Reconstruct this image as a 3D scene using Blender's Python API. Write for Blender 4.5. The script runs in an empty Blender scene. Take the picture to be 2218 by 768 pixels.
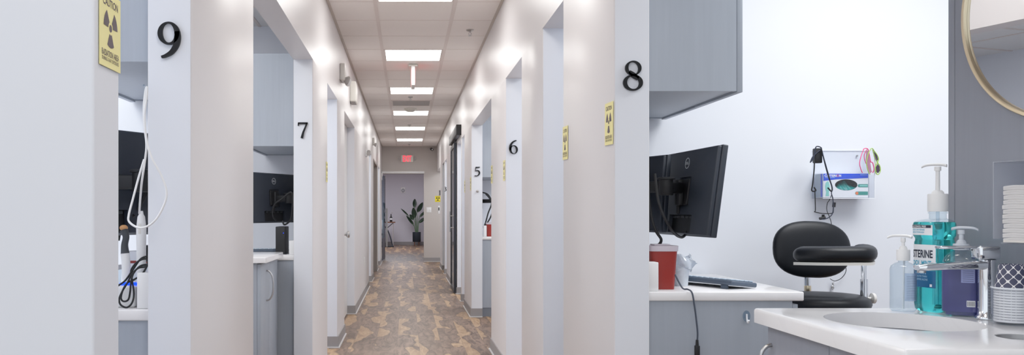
import bpy, bmesh, math, random
from mathutils import Vector, Matrix, Euler
random.seed(7)
PI = math.pi
SC = bpy.context.scene
COL = SC.collection
F, PX, PY, CAMZ = 1820.0, 881.0, 460.0, 1.167      # focal length and principal point of the 2218x768 frame
def at(px, py, Y):                                   # surveyed point: where a sight line meets the plane at depth Y
    return Vector(((px-PX)*Y/F, Y, CAMZ+(PY-py)*Y/F))

# ------------------------------------------------------------------ materials
def srgb(c):
    return tuple((v/255/12.92 if v/255 <= 0.04045 else ((v/255+0.055)/1.055)**2.4) for v in c)+(1.0,)
class NT:
    def __init__(s, name):
        s.m = bpy.data.materials.new(name); s.m.use_nodes = True
        s.t = s.m.node_tree; s.t.nodes.clear()
        s.out = s.t.nodes.new('ShaderNodeOutputMaterial')
    def n(s, typ, **kw):
        nd = s.t.nodes.new(typ)
        for k, v in kw.items():
            if k in nd.inputs: s.put(nd.inputs[k], v)
            else: setattr(nd, k, v)
        return nd
    def put(s, sock, v):
        if isinstance(v, bpy.types.NodeSocket): s.t.links.new(v, sock)
        else: sock.default_value = v
    def math(s, op, a, b=0.0, c=0.0):
        nd = s.t.nodes.new('ShaderNodeMath'); nd.operation = op
        s.put(nd.inputs[0], a); s.put(nd.inputs[1], b); s.put(nd.inputs[2], c)
        return nd.outputs[0]
    def mix(s, f, a, b):
        nd = s.t.nodes.new('ShaderNodeMix'); nd.data_type = 'RGBA'
        s.put(nd.inputs[0], f); s.put(nd.inputs[6], a); s.put(nd.inputs[7], b)
        return nd.outputs[2]
    def sstep(s, x, a, b):
        nd = s.t.nodes.new('ShaderNodeMapRange'); nd.interpolation_type = 'SMOOTHSTEP'
        s.put(nd.inputs[0], x); nd.inputs[1].default_value = a; nd.inputs[2].default_value = b
        return nd.outputs[0]
def mat(name, rgb, rough=0.5, metal=0.0, spec=0.5, var=0.04, scale=8.0, stretch=(1,1,1), trans=0.0, ior=1.45, emit=None, estr=0.0, coat=0.0, bump=0.0):
    t = NT(name)
    tc = t.n('ShaderNodeTexCoord')
    mp = t.n('ShaderNodeMapping', Scale=stretch); t.put(mp.inputs[0], tc.outputs['Object'])
    nz = t.n('ShaderNodeTexNoise', Scale=scale, Detail=4.0); t.put(nz.inputs['Vector'], mp.outputs[0])
    c = srgb(rgb)
    lo = tuple(v*(1-var) for v in c[:3])+(1,); hi = tuple(min(1, v*(1+var)) for v in c[:3])+(1,)
    col = t.mix(nz.outputs[0], lo, hi)
    p = t.n('ShaderNodeBsdfPrincipled')
    t.put(p.inputs['Base Color'], col); p.inputs['Roughness'].default_value = rough
    p.inputs['Metallic'].default_value = metal; p.inputs['Specular IOR Level'].default_value = spec
    p.inputs['Transmission Weight'].default_value = trans; p.inputs['IOR'].default_value = ior
    p.inputs['Coat Weight'].default_value = coat
    if emit: p.inputs['Emission Color'].default_value = srgb(emit); p.inputs['Emission Strength'].default_value = estr
    if bump:
        b = t.n('ShaderNodeBump', Strength=bump, Distance=0.002); t.put(b.inputs['Height'], nz.outputs[0]); t.put(p.inputs['Normal'], b.outputs[0])
    t.t.links.new(p.outputs[0], t.out.inputs[0])
    return t.m
def clear_mat(name, tint=(240,246,250), gloss=0.08, rough=0.03, body=0.0, body_rgb=(230,235,240)):
    t = NT(name)
    tr = t.n('ShaderNodeBsdfTransparent', Color=srgb(tint))
    gl = t.n('ShaderNodeBsdfGlossy', Roughness=rough)
    nz = t.n('ShaderNodeTexNoise', Scale=14.0)
    df = t.n('ShaderNodeBsdfDiffuse', Color=t.mix(nz.outputs[0], srgb(body_rgb), srgb(tuple(min(255, v+8) for v in body_rgb))))
    fr = t.n('ShaderNodeLayerWeight', Blend=0.5)
    f = t.math('ADD', t.math('MULTIPLY', t.math('POWER', fr.outputs['Facing'], 4.0), 0.55), gloss)
    m0 = t.n('ShaderNodeMixShader'); t.put(m0.inputs[0], body); t.put(m0.inputs[1], tr.outputs[0]); t.put(m0.inputs[2], df.outputs[0])
    m1 = t.n('ShaderNodeMixShader'); t.put(m1.inputs[0], f); t.put(m1.inputs[1], m0.outputs[0]); t.put(m1.inputs[2], gl.outputs[0])
    t.t.links.new(m1.outputs[0], t.out.inputs[0])
    return t.m
def floor_mat():
    t = NT('wood_plank_vinyl')
    geo = t.n('ShaderNodeNewGeometry')
    sp = t.n('ShaderNodeSeparateXYZ'); t.put(sp.inputs[0], geo.outputs['Position'])
    x, y = sp.outputs[0], sp.outputs[1]
    W, L = 0.195, 1.22
    px = t.math('DIVIDE', t.math('ADD', x, 10.03), W)
    i = t.math('FLOOR', px); u = t.math('FRACT', px)
    wn = t.n('ShaderNodeTexWhiteNoise', noise_dimensions='1D'); t.put(wn.inputs['W'], i)
    py = t.math('ADD', t.math('DIVIDE', y, L), t.math('MULTIPLY', wn.outputs[0], 7.3))
    j = t.math('FLOOR', py); v = t.math('FRACT', py)
    cid = t.n('ShaderNodeCombineXYZ'); t.put(cid.inputs[0], i); t.put(cid.inputs[1], j)
    wr = t.n('ShaderNodeTexWhiteNoise', noise_dimensions='2D'); t.put(wr.inputs['Vector'], cid.outputs[0])
    r1 = wr.outputs[0]
    s3 = t.n('ShaderNodeSeparateColor'); t.put(s3.inputs[0], wr.outputs[1]); r2, r3 = s3.outputs[1], s3.outputs[2]
    def coord(sx, sy, k):
        c = t.n('ShaderNodeCombineXYZ'); t.put(c.inputs[0], t.math('MULTIPLY', x, sx)); t.put(c.inputs[1], t.math('MULTIPLY', y, sy)); t.put(c.inputs[2], t.math('MULTIPLY', r1, k)); return c.outputs[0]
    n1 = t.n('ShaderNodeTexNoise', Scale=1.0, Detail=1.5, Roughness=0.45); t.put(n1.inputs['Vector'], coord(6.0, 1.9, 60.0))
    n2 = t.n('ShaderNodeTexNoise', Scale=1.0, Detail=6.0, Roughness=0.65, Distortion=1.2); t.put(n2.inputs['Vector'], coord(16.0, 3.0, 40.0))
    n3 = t.n('ShaderNodeTexNoise', Scale=1.0, Detail=3.0); t.put(n3.inputs['Vector'], coord(120.0, 6.0, 20.0))
    uu = t.math('ABSOLUTE', t.math('SUBTRACT', u, t.math('GREATER_THAN', r2, 0.5)))       # sapwood on one side or the other
    edge = t.math('ADD', uu, t.math('MULTIPLY', t.math('SUBTRACT', n1.outputs[0], 0.5), 2.2))
    th = t.math('MULTIPLY_ADD', r3, 0.34, 0.03)
    d = t.math('SUBTRACT', edge, th)
    heart = t.sstep(d, -0.05, 0.07)
    line = t.math('SUBTRACT', 1.0, t.sstep(t.math('ABSOLUTE', t.math('SUBTRACT', d, 0.05)), 0.0, 0.07))
    hb = t.mix(t.sstep(n2.outputs[0], 0.32, 0.66), srgb((70,53,43)), srgb((146,119,100)))
    hb = t.mix(t.math('MULTIPLY', r1, 0.35), hb, srgb((116,96,82)))
    hb = t.mix(t.math('MULTIPLY', line, 0.6), hb, srgb((62,45,35)))
    sb = t.mix(t.sstep(n2.outputs[0], 0.3, 0.7), srgb((146,114,82)), srgb((186,154,120)))
    col = t.mix(heart, sb, hb)
    col = t.mix(t.math('MULTIPLY', t.sstep(n3.outputs[0], 0.5, 0.8), 0.25), col, srgb((90,72,58)))
    du = t.math('MINIMUM', u, t.math('SUBTRACT', 1.0, u))
    dv = t.math('MULTIPLY', t.math('MINIMUM', v, t.math('SUBTRACT', 1.0, v)), L/W)
    seam = t.math('SUBTRACT', 1.0, t.sstep(t.math('MINIMUM', du, dv), 0.004, 0.02))
    col = t.mix(t.math('MULTIPLY', seam, 0.3), col, srgb((78,60,48)))
    p = t.n('ShaderNodeBsdfPrincipled'); t.put(p.inputs['Base Color'], col)
    p.inputs['Roughness'].default_value = 0.42; p.inputs['Specular IOR Level'].default_value = 0.35
    t.t.links.new(p.outputs[0], t.out.inputs[0])
    return t.m
def laminate(name, rgb, rough=0.45, vert=True):
    t = NT(name)
    tc = t.n('ShaderNodeTexCoord')
    mp = t.n('ShaderNodeMapping', Scale=(30, 30, 1.5) if vert else (1.5, 30, 30)); t.put(mp.inputs[0], tc.outputs['Object'])
    a = t.n('ShaderNodeTexNoise', Scale=1.6, Detail=5.0, Roughness=0.6); t.put(a.inputs['Vector'], mp.outputs[0])
    b = t.n('ShaderNodeTexNoise', Scale=2.4, Detail=2.0); t.put(b.inputs['Vector'], tc.outputs['Object'])
    c = srgb(rgb)
    f = t.math('ADD', t.math('MULTIPLY', a.outputs[0], 0.6), t.math('MULTIPLY', b.outputs[0], 0.4))
    col = t.mix(f, tuple(v*0.86 for v in c[:3])+(1,), tuple(v*1.14 for v in c[:3])+(1,))
    p = t.n('ShaderNodeBsdfPrincipled'); t.put(p.inputs['Base Color'], col); p.inputs['Roughness'].default_value = rough
    t.t.links.new(p.outputs[0], t.out.inputs[0])
    return t.m
def quartz():
    t = NT('white_quartz')
    tc = t.n('ShaderNodeTexCoord')
    a = t.n('ShaderNodeTexNoise', Scale=3.0, Detail=6.0, Distortion=1.6); t.put(a.inputs['Vector'], tc.outputs['Object'])
    v = t.math('SUBTRACT', 1.0, t.sstep(t.math('ABSOLUTE', t.math('SUBTRACT', a.outputs[0], 0.5)), 0.0, 0.03))
    col = t.mix(t.math('MULTIPLY', v, 0.05), srgb((240,239,240)), srgb((190,190,196)))
    p = t.n('ShaderNodeBsdfPrincipled'); t.put(p.inputs['Base Color'], col); p.inputs['Roughness'].default_value = 0.12
    t.t.links.new(p.outputs[0], t.out.inputs[0]); return t.m
def trellis():
    t = NT('navy_trellis_paper')
    tc = t.n('ShaderNodeTexCoord'); sp = t.n('ShaderNodeSeparateXYZ'); t.put(sp.inputs[0], tc.outputs['Object'])
    a = t.math('ARCTAN2', sp.outputs[1], sp.outputs[0])
    x = t.math('MULTIPLY', a, 9.0); y = t.math('MULTIPLY', sp.outputs[2], 2*PI/0.0225)
    cx, cy = t.math('COSINE', x), t.math('COSINE', y)
    c2x, c2y = t.math('COSINE', t.math('MULTIPLY', x, 2.0)), t.math('COSINE', t.math('MULTIPLY', y, 2.0))
    f = t.math('ADD', t.math('ADD', cx, cy), t.math('MULTIPLY', t.math('SUBTRACT', c2x, c2y), 0.10))
    w = t.math('ADD', f, t.math('MULTIPLY', t.math('MULTIPLY', t.math('SINE', t.math('MULTIPLY', x, 2.0)), t.math('SINE', t.math('MULTIPLY', y, 2.0))), 0.0))
    ln = t.math('SUBTRACT', 1.0, t.sstep(t.math('ABSOLUTE', w), 0.17, 0.27))
    rim = t.math('LESS_THAN', sp.outputs[2], 0.0065)
    col = t.mix(t.math('MAXIMUM', ln, rim), srgb((52,56,82)), srgb((225,224,224)))
    p = t.n('ShaderNodeBsdfPrincipled'); t.put(p.inputs['Base Color'], col); p.inputs['Roughness'].default_value = 0.55
    t.t.links.new(p.outputs[0], t.out.inputs[0]); return t.m

M = dict(
    paint=mat('satin_wall_paint', (227,224,225), 0.34, var=0.012, scale=2.0),
    jamb=mat('room_and_lit_reveal_paint', (228,232,240), 0.5, var=0.01, scale=2.0),  # room walls' white; on the reveals its blue stands for cool light
    greige=mat('greige_wall_paint', (192,185,180), 0.55, var=0.015, scale=2.0),
    lav=mat('cool_white_paint', (214,212,222), 0.6, var=0.02, scale=1.5),
    tile=mat('mineral_ceiling_tile', (241,235,231), 0.85, var=0.03, scale=60.0),
    tee=mat('ceiling_grid_metal', (226,216,211), 0.5, var=0.02),
    angle=mat('wall_angle_metal', (196,186,178), 0.5, var=0.02),
    roomceil=mat('white_ceiling_tile', (236,236,236), 0.8, var=0.02, scale=60.0),
    base=mat('grey_vinyl_base', (150,147,147), 0.5, var=0.03),
    cove=mat('pale_base_strip', (214,212,212), 0.4, var=0.02),
    floor=floor_mat(),
    lam=laminate('grey_laminate', (158,166,177)),
    lamd=laminate('dark_grey_laminate', (144,148,158)),
    edge=mat('grey_edge_band', (118,124,134), 0.5),
    quartz=quartz(),
    black=mat('sheen_tinted_black_plastic', (42,48,58), 0.48),  # bluish sheen of the monitor backs put into this base colour
    mblack=mat('matt_black_plastic', (17,18,21), 0.55),
    digit=mat('black_acrylic_numeral', (12,13,16), 0.5, spec=0.3),
    yellow=mat('faded_yellow_card', (248,238,162), 0.6, var=0.03),
    dyellow=mat('strong_yellow_card', (236,214,40), 0.55, var=0.03),
    sink_ink=mat('grey_print', (98,88,92), 0.7),
    dink=mat('black_print', (34,30,26), 0.7),
    white=mat('white_plastic', (236,236,236), 0.35, var=0.015),
    offwhite=mat('warm_white_plastic', (224,222,214), 0.4, var=0.02),
    chrome=mat('polished_chrome', (225,228,232), 0.06, metal=1.0, var=0.01),
    nickel=mat('brushed_nickel', (188,188,188), 0.3, metal=1.0, var=0.03),
    brass=mat('brushed_brass', (214,198,166), 0.3, metal=1.0, var=0.05, scale=40),
    steel=mat('dark_door_metal', (52,55,61), 0.4, metal=0.6),
    leather=mat('black_vinyl_upholstery', (12,15,20), 0.42, spec=0.3, bump=0.15, scale=300),
    red=mat('red_plastic', (146,40,32), 0.35),
    mirror=mat('mirror_silver', (238,240,242), 0.0, metal=1.0, var=0.0),
    ceramic=mat('white_ceramic', (222,221,222), 0.12, var=0.01),
    shaded_bowl_flap=mat('shaded_bowl_and_flap_grey', (168,168,174), 0.3, var=0.02),  # bowl's shade painted in; plain grey on the chute flap
    paper=mat('paper_towel', (238,232,224), 0.9, var=0.04, scale=80),
    cup=trellis(),
    teal=mat('teal_mouthwash', (70,214,214), 0.04, trans=0.85, ior=1.36, var=0.02),
    clearp=clear_mat('clear_plastic', (236,243,246), 0.05),
    clearb=clear_mat('clear_bottle_plastic', (234,241,246), 0.06, body=0.03, body_rgb=(205,222,235)),
    acrylic=clear_mat('clear_acrylic', (250,251,253), 0.012, body=0.02),
    pumpw=clear_mat('milky_pump_plastic', (240,244,248), 0.05, body=0.6, body_rgb=(225,230,238)),
    frosty=clear_mat('hazy_acrylic', (238,240,244), 0.03, body=0.32, body_rgb=(208,210,218)),
    acedge=mat('acrylic_edge', (240,244,250), 0.2, emit=(240,244,250), estr=0.0),
    blueliq=clear_mat('indigo_soap_bottle', (120,130,205), 0.06, body=0.5, body_rgb=(84,88,160)),
    glass=clear_mat('clear_door_glass', (180,205,222), 0.06, body=0.12, body_rgb=(110,150,180)),
    greyglass=clear_mat('grey_door_glass', (196,200,206), 0.10, body=0.55, body_rgb=(168,170,176)),
    labelw=mat('white_label', (236,238,242), 0.4, var=0.01),
    labelb=mat('deep_blue_label', (24,92,138), 0.35, var=0.2, scale=25),
    navy=mat('navy_print', (34,40,58), 0.5),
    cyan=mat('cyan_print', (60,168,200), 0.5),
    orange=mat('orange_print', (238,120,70), 0.5),
    paleblue=mat('pale_blue_print', (160,200,226), 0.5),
    indigo=mat('indigo_label_print', (150,158,206), 0.5),
    royal=mat('royal_blue_print', (12,70,214), 0.4, var=0.02),
    gteal=mat('dark_teal_print', (52,140,128), 0.5),
    aqua=mat('aqua_print', (134,208,196), 0.5),
    glove=mat('teal_nitrile', (10,128,122), 0.45, var=0.2, scale=60),
    cardw=mat('white_carton', (238,240,244), 0.5, var=0.01),
    cards=mat('grey_carton_side', (172,184,196), 0.5, var=0.12, scale=30),
    hole=mat('shade_and_screen_black', (12,16,18), 0.8),  # black for screens and for the shade painted inside the carton
    pink=mat('pink_frame_plastic', (232,72,128), 0.3),
    lime=mat('lime_frame_plastic', (158,200,84), 0.3),
    smoke=clear_mat('smoke_lens', (120,96,120), 0.06, body=0.35, body_rgb=(88,72,96)),
    rose=clear_mat('rose_lens', (220,170,190), 0.06, body=0.35, body_rgb=(205,160,180)),
    leaf=mat('dark_green_leaf', (26,48,32), 0.4, var=0.35, scale=9),
    stem=mat('green_stem', (96,128,92), 0.5, var=0.2),
    pot=mat('dark_blue_grey_pot', (36,44,54), 0.5),
    wood=mat('warm_brown_wood', (112,70,44), 0.5, var=0.2, scale=12, stretch=(1,8,1)),
    soil=mat('potting_soil', (46,36,30), 0.95, var=0.3, scale=60),
    light=mat('light_diffuser', (255,255,255), 0.5, var=0.0, emit=(255,251,247), estr=7.0),
    exitred=mat('exit_red', (250,60,84), 0.4, var=0.0, emit=(255,40,66), estr=0.7),
    pinkface=mat('lit_sign_face', (236,150,150), 0.4, emit=(255,60,60), estr=0.45),
    blueled=mat('blue_led', (20,60,255), 0.4, emit=(10,60,255), estr=0.9),
    lampgrey=mat('light_grey_housing', (222,219,214), 0.45, var=0.02),
    vent=mat('grey_vent_grille', (176,172,170), 0.5, var=0.03),
    keyb=mat('slate_keyboard', (72,84,100), 0.5, var=0.05),
    keytop=mat('pale_key_cover', (176,194,212), 0.35, var=0.08, scale=30),
    tan=mat('tan_tip', (196,142,92), 0.5, var=0.2),
    dgrey=mat('dark_grey_grip', (54,58,62), 0.6),
    cord=mat('slate_cord', (64,72,86), 0.5),
    logo=mat('silver_logo', (206,210,216), 0.4, metal=0.0),
)

# ------------------------------------------------------------------ mesh building
class MB:
    def __init__(s): s.bm = bmesh.new()
    def _xf(s, verts, m):
        if m is not None: bmesh.ops.transform(s.bm, matrix=m, verts=verts)
    def box(s, x0, x1, y0, y1, z0, z1, bev=0.0, seg=2, edges='all', m=None):
        n0 = len(s.bm.verts)
        r = bmesh.ops.create_cube(s.bm, size=1.0)
        vs = r['verts']
        for v in vs:
            v.co = Vector((x0+(v.co.x+.5)*(x1-x0), y0+(v.co.y+.5)*(y1-y0), z0+(v.co.z+.5)*(z1-z0)))
        if bev:
            es = {e for v in vs for e in v.link_edges}
            if edges == 'z': es = {e for e in es if abs(e.verts[0].co.z-e.verts[1].co.z) > 1e-6}
            if edges == 'z_and_top': es = {e for e in es if abs(e.verts[0].co.z-e.verts[1].co.z) > 1e-6 or min(e.verts[0].co.z, e.verts[1].co.z) > z1-1e-6}
            r = bmesh.ops.bevel(s.bm, geom=list(es), offset=bev, segments=seg, profile=0.5, affect='EDGES')
        s.bm.verts.ensure_lookup_table()
        if m is not None: s._xf(s.bm.verts[n0:] if not bev else [v for v in s.bm.verts][n0:], m)
        return s
    def grid_rings(s, rings, cap=True, closed=True):
        R = [[s.bm.verts.new(p) for p in ring] for ring in rings]
        n = len(R[0])
        for a, b in zip(R, R[1:]):
            for k in range(n if closed else n-1):
                k2 = (k+1) % n
                try: s.bm.faces.new((a[k], a[k2], b[k2], b[k]))
                except ValueError: pass
        if cap and closed:
            for ring in (R[0][::-1], R[-1]):
                try: s.bm.faces.new(ring)
                except ValueError: pass
        return s
    def lathe(s, prof, c=(0,0,0), seg=32, m=None, cap=True):
        M4 = (m or Matrix.Identity(4))
        c = Vector(c)
        rings = [[c + (M4 @ Vector((r*math.cos(2*PI*k/seg), r*math.sin(2*PI*k/seg), z))) for k in range(seg)] for r, z in prof]
        return s.grid_rings(rings, cap)
    def cyl(s, a, b, r, r2=None, seg=20):
        a, b = Vector(a), Vector(b); d = b-a
        q = d.to_track_quat('Z', 'Y').to_matrix().to_4x4()
        return s.lathe([(r, 0), (r2 if r2 is not None else r, d.length)], a, seg, q)
    def tube(s, pts, r, seg=8, smooth=6, closed=False):
        P = [Vector(p) for p in pts]
        if smooth and len(P) > 2: P = spline(P, smooth, closed)
        n = len(P); rr = r if callable(r) else (lambda t: r)
        rings = []; up = None
        for i, p in enumerate(P):
            if closed: tg = P[(i+1) % n]-P[i-1]
            else: tg = P[min(i+1, n-1)]-P[max(i-1, 0)]
            if tg.length < 1e-9: tg = Vector((0,0,1))
            tg.normalize()
            if up is None:
                up = tg.orthogonal().normalized()
            else:
                up = (up - tg*up.dot(tg))
                up = up.normalized() if up.length > 1e-6 else tg.orthogonal().normalized()
            sd = tg.cross(up)
            rad = rr(i/max(1, n-1))
            rings.append([p + up*rad*math.cos(2*PI*k/seg) + sd*rad*math.sin(2*PI*k/seg) for k in range(seg)])
        if closed: rings.append(rings[0])
        return s.grid_rings(rings, cap=not closed)
    def ell(s, c, r, seg=24, rings=14, n=2.0, m=None):
        c = Vector(c)
        def sp(v): return math.copysign(abs(v)**(2/n), v)
        out = []
        for j in range(1, rings):
            ph = -PI/2+PI*j/rings
            out.append([c + ((m or Matrix.Identity(4)) @ Vector((r[0]*sp(math.cos(ph))*sp(math.cos(2*PI*k/seg)), r[1]*sp(math.cos(ph))*sp(math.sin(2*PI*k/seg)), r[2]*sp(math.sin(ph))))) for k in range(seg)])
        return s.grid_rings(out)
    def prism(s, poly, fn, d0, d1):
        """poly: 2-D outline; fn(x, y, d) -> point"""
        a = [s.bm.verts.new(fn(x, y, d0)) for x, y in poly]; b = [s.bm.verts.new(fn(x, y, d1)) for x, y in poly]
        n = len(poly)
        for k in range(n): s.bm.faces.new((a[k], a[(k+1) % n], b[(k+1) % n], b[k]))
        s.bm.faces.new(a[::-1]); s.bm.faces.new(b)
        return s
    def ribbon(s, L, R, fn, d0, d1, closed=False):
        """flat band between two 2-D polylines, given thickness"""
        n = len(L)
        v = [[s.bm.verts.new(fn(p[0], p[1], d)) for p in (l, r) for d in (d0, d1)] for l, r in zip(L, R)]
        for k in range(n if closed else n-1):
            a, b = v[k], v[(k+1) % n]
            for q in ((0,1), (1,3), (3,2), (2,0)):
                s.bm.faces.new((a[q[0]], a[q[1]], b[q[1]], b[q[0]]))
        if not closed:
            for a in (v[0], v[-1]): s.bm.faces.new((a[0], a[1], a[3], a[2]))
        return s
    def cut(s, cutter):
        """subtract another builder's solid"""
        me = s.mesh('tmp_a'); cu = cutter.mesh('tmp_b')
        a = bpy.data.objects.new('tmp_a', me); b = bpy.data.objects.new('tmp_b', cu)
        COL.objects.link(a); COL.objects.link(b)
        md = a.modifiers.new('cut', 'BOOLEAN'); md.operation = 'DIFFERENCE'; md.object = b; md.solver = 'EXACT'
        dg = bpy.context.evaluated_depsgraph_get(); dg.update()
        res = bpy.data.meshes.new_from_object(a.evaluated_get(dg))
        for o in (a, b): bpy.data.objects.remove(o)
        s.bm = bmesh.new(); s.bm.from_mesh(res)
        bpy.data.meshes.remove(res)
        return s
    def mesh(s, name):
        bmesh.ops.recalc_face_normals(s.bm, faces=s.bm.faces)
        me = bpy.data.meshes.new(name); s.bm.to_mesh(me); s.bm.free(); return me

def spline(P, sub, closed=False):
    out = []; n = len(P)
    rng = range(n) if closed else range(n-1)
    for i in rng:
        if closed: p0, p1, p2, p3 = P[i-1], P[i], P[(i+1) % n], P[(i+2) % n]
        else: p0, p1, p2, p3 = P[max(i-1, 0)], P[i], P[i+1], P[min(i+2, n-1)]
        for k in range(sub):
            t = k/sub
            out.append(0.5*((2*p1)+(p2-p0)*t+(2*p0-5*p1+4*p2-p3)*t*t+(3*p1-p0-3*p2+p3)*t**3))
    if not closed: out.append(P[-1].copy())
    return out

def wloc(o):
    m = Matrix.Identity(4)
    while o is not None:
        m = Matrix.LocRotScale(o.location, o.rotation_euler, o.scale) @ m
        o = o.parent
    return m
def obj(name, mb, m, parent=None, smooth=True, label=None, local=False, ang=50):
    me = mb if isinstance(mb, bpy.types.Mesh) else mb.mesh(name)
    me.materials.clear(); me.materials.append(M[m] if isinstance(m, str) else m)
    if smooth:
        for p in me.polygons: p.use_smooth = True
        me.set_sharp_from_angle(angle=math.radians(ang))
    o = bpy.data.objects.new(name, me); COL.objects.link(o)
    if parent is not None:
        o.parent = parent
        if not local: me.transform(wloc(parent).inverted())
    elif not local:
        c = [v.co for v in me.vertices]
        b = Vector(((min(v.x for v in c)+max(v.x for v in c))/2, (min(v.y for v in c)+max(v.y for v in c))/2, min(v.z for v in c)))
        me.transform(Matrix.Translation(-b)); o.location = b
    if label: o['label'] = label
    return o
def tag(o, label, cat, group=None):
    o['label'] = label; o['category'] = cat
    if group: o['group'] = group
    return o
def thing(name, label, cat, loc=(0,0,0), rot=(0,0,0), group=None):
    o = bpy.data.objects.new(name, None); COL.objects.link(o)
    o.empty_display_size = 0.05
    o.location = loc; o.rotation_euler = rot
    return tag(o, label, cat, group)
def struct(name, mb, m, parent=None, **kw):
    o = obj(name, mb, m, parent, **kw)
    if parent is None: o['kind'] = 'structure'
    return o
KIDS = {}
def dup(root, label, loc=None, rot=None):
    kids = {}
    for o in bpy.data.objects:
        if o.parent: kids.setdefault(o.parent.name, []).append(o)
    def rec(o, par):
        c = o.copy(); COL.objects.link(c); c.parent = par
        for k in kids.get(o.name, []): rec(k, c)
        return c
    c = rec(root, None)
    if loc is not None: c.location = loc
    if rot is not None: c.rotation_euler = rot
    c['label'] = label
    return c
def text_mesh(body, width=None, height=None, bold=0.0, extrude=0.0):
    cu = bpy.data.curves.new('lettering', 'FONT'); cu.body = body; cu.align_x = 'CENTER'; cu.align_y = 'CENTER'
    cu.offset = bold; cu.extrude = extrude; cu.resolution_u = 3
    o = bpy.data.objects.new('lettering', cu); COL.objects.link(o)
    dg = bpy.context.evaluated_depsgraph_get(); dg.update()
    me = bpy.data.meshes.new_from_object(o.evaluated_get(dg))
    bpy.data.objects.remove(o)
    xs = [v.co.x for v in me.vertices]; ys = [v.co.y for v in me.vertices]
    w, h = max(xs)-min(xs), max(ys)-min(ys)
    cx, cy = (max(xs)+min(xs))/2, (max(ys)+min(ys))/2
    sx = (width/w) if width else height/h
    sy = (height/h) if height else sx
    for v in me.vertices: v.co = Vector(((v.co.x-cx)*sx, (v.co.y-cy)*sy, v.co.z))
    return me
def text_on(name, body, loc, rotz, m, parent, width=None, height=None, bold=0.0, local=False, label=None, wrap=None):
    """flat lettering standing upright and facing -Y before the turn about Z"""
    me = text_mesh(body, width, height, bold)
    if wrap:
        for v in me.vertices: v.co = wrap(v.co.x+loc[0], v.co.y+loc[2])
    else:
        me.transform(Matrix.Translation(loc) @ Matrix.Rotation(rotz, 4, 'Z') @ Matrix.Rotation(PI/2, 4, 'X'))
    return obj(name, me, m, parent, smooth=False, local=local, label=label)

# ------------------------------------------------------------------ the setting
XL, XR, TH, HD, HC = -0.599, 0.722, 0.125, 2.145, 2.74
XLi, XRi = XL-TH, XR+TH
YEND = 20.0
left_open = [(1.75,2.345), (3.285,5.37), (6.34,7.27), (8.07,9.68), (13.3,14.2), (15.05,16.75), (17.5,18.55)]
right_open = [(-4.0,2.93), (3.876,4.47), (5.28,6.14), (7.18,9.40), (10.5,11.04), (11.14,12.07), (15.15,16.0), (16.12,17.06), (18.05,20.0)]
def piers(opens, y0, y1):
    out = []; a = y0
    for o0, o1 in opens:
        if o0 > a: out.append((a, o0))
        a = o1
    if y1 > a: out.append((a, y1))
    return out
def corridor_wall(name, x0, x1, opens, y0):
    mb = MB()
    for a, b in piers(opens, y0, YEND):
        if a == 1.61: continue
        mb.box(x0, x1, a, b, 0, HD, 0.006, 2, 'z')
    mb.box(x0, x1, y0, YEND, HD, HC+0.06)
    return struct(name, mb, 'paint')
wl = corridor_wall('wall_left', XLi, XL, left_open, 1.61)
wr = corridor_wall('wall_right', XR, XRi, right_open, -4.0)
# thin added linings: the cooler, brighter light on the reveals put into their paint
def reveals(name, x0, x1, opens, side):
    mb = MB()
    for o0, o1 in opens:
        if o1 < YEND-0.1: mb.box(x0+0.004, x1-0.004, o1-0.0035, o1+0.02, 0.0, HD)
        if o0 > 0.8: mb.box(x0+0.004, x1-0.004, o0-0.02, o0+0.0035, 0.0, HD)
    return struct(name, mb, 'jamb', smooth=False)
reveals('trim_1', XLi, XL, left_open, -1); reveals('trim_2', XR, XRi, right_open, 1)
def baseboards(name, xw, side, opens, y0):
    mb, cv = MB(), MB()
    t, h = 0.009, 0.098
    for a, b in piers(opens, y0, YEND):
        xa, xb = (xw, xw+t) if side > 0 else (xw-t, xw)
        mb.box(xa, xb, a-t, b+t, 0, h)
        cv.box(xa-(0 if side > 0 else 0.012), xb+(0.012 if side > 0 else 0), a-t-0.012, b+t+0.012, 0, 0.009)
        xi = xw-TH if side > 0 else xw+TH
        lo, hi = min(xi, xw), max(xi, xw)
        if a > y0+0.05:
            mb.box(lo, hi, a-t, a, 0, h); cv.box(lo, hi, a-t-0.012, a-t, 0, 0.009)
        mb.box(lo, hi, b, b+t, 0, h)
    o = struct(name, mb, 'base', smooth=False)
    struct('base_strip', cv, 'cove', o, smooth=False)  # pale strip along the foot of the baseboard
baseboards('baseboard_left', XL, 1, left_open, 1.61); baseboards('baseboard_right', XR, -1, right_open, -4.0)

struct('floor', MB().box(-4.2, 4.2, -4.0, 31.0, -0.05, 0.0), 'floor', smooth=False)
# corridor ceiling: tiles, main tees, cross tees, wall angles
Y0T, DT = 6.284-0.611*17, 0.611
TL, TR = -0.237, 0.366
ce = struct('ceiling', MB().box(XL, XR, -4.0, YEND, HC+0.003, HC+0.05), 'tile', smooth=False)
g = MB()
for xc in (TL, TR): g.box(xc-0.0145, xc+0.0145, -4.0, YEND-0.002, HC, HC+0.01)
struct('ceiling_grid', g, 'tee', ce, smooth=False)
g = MB(); k = 0
while Y0T+k*DT < YEND-0.1:
    y = Y0T+k*DT; g.box(XL+0.02, XR-0.02, y-0.007, y+0.007, HC+0.0015, HC+0.008); k += 1
struct('cross_tee', g, 'tee', ce, smooth=False)
g = MB(); g.box(XL+0.0005, XL+0.022, -4.0, YEND-0.002, HC-0.002, HC+0.012); g.box(XR-0.022, XR-0.0005, -4.0, YEND-0.002, HC-0.002, HC+0.012)
g.box(XL+0.02, XR-0.02, YEND-0.024, YEND-0.002, HC-0.002, HC+0.012)
struct('wall_angle', g, 'angle', ce, smooth=False)
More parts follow.
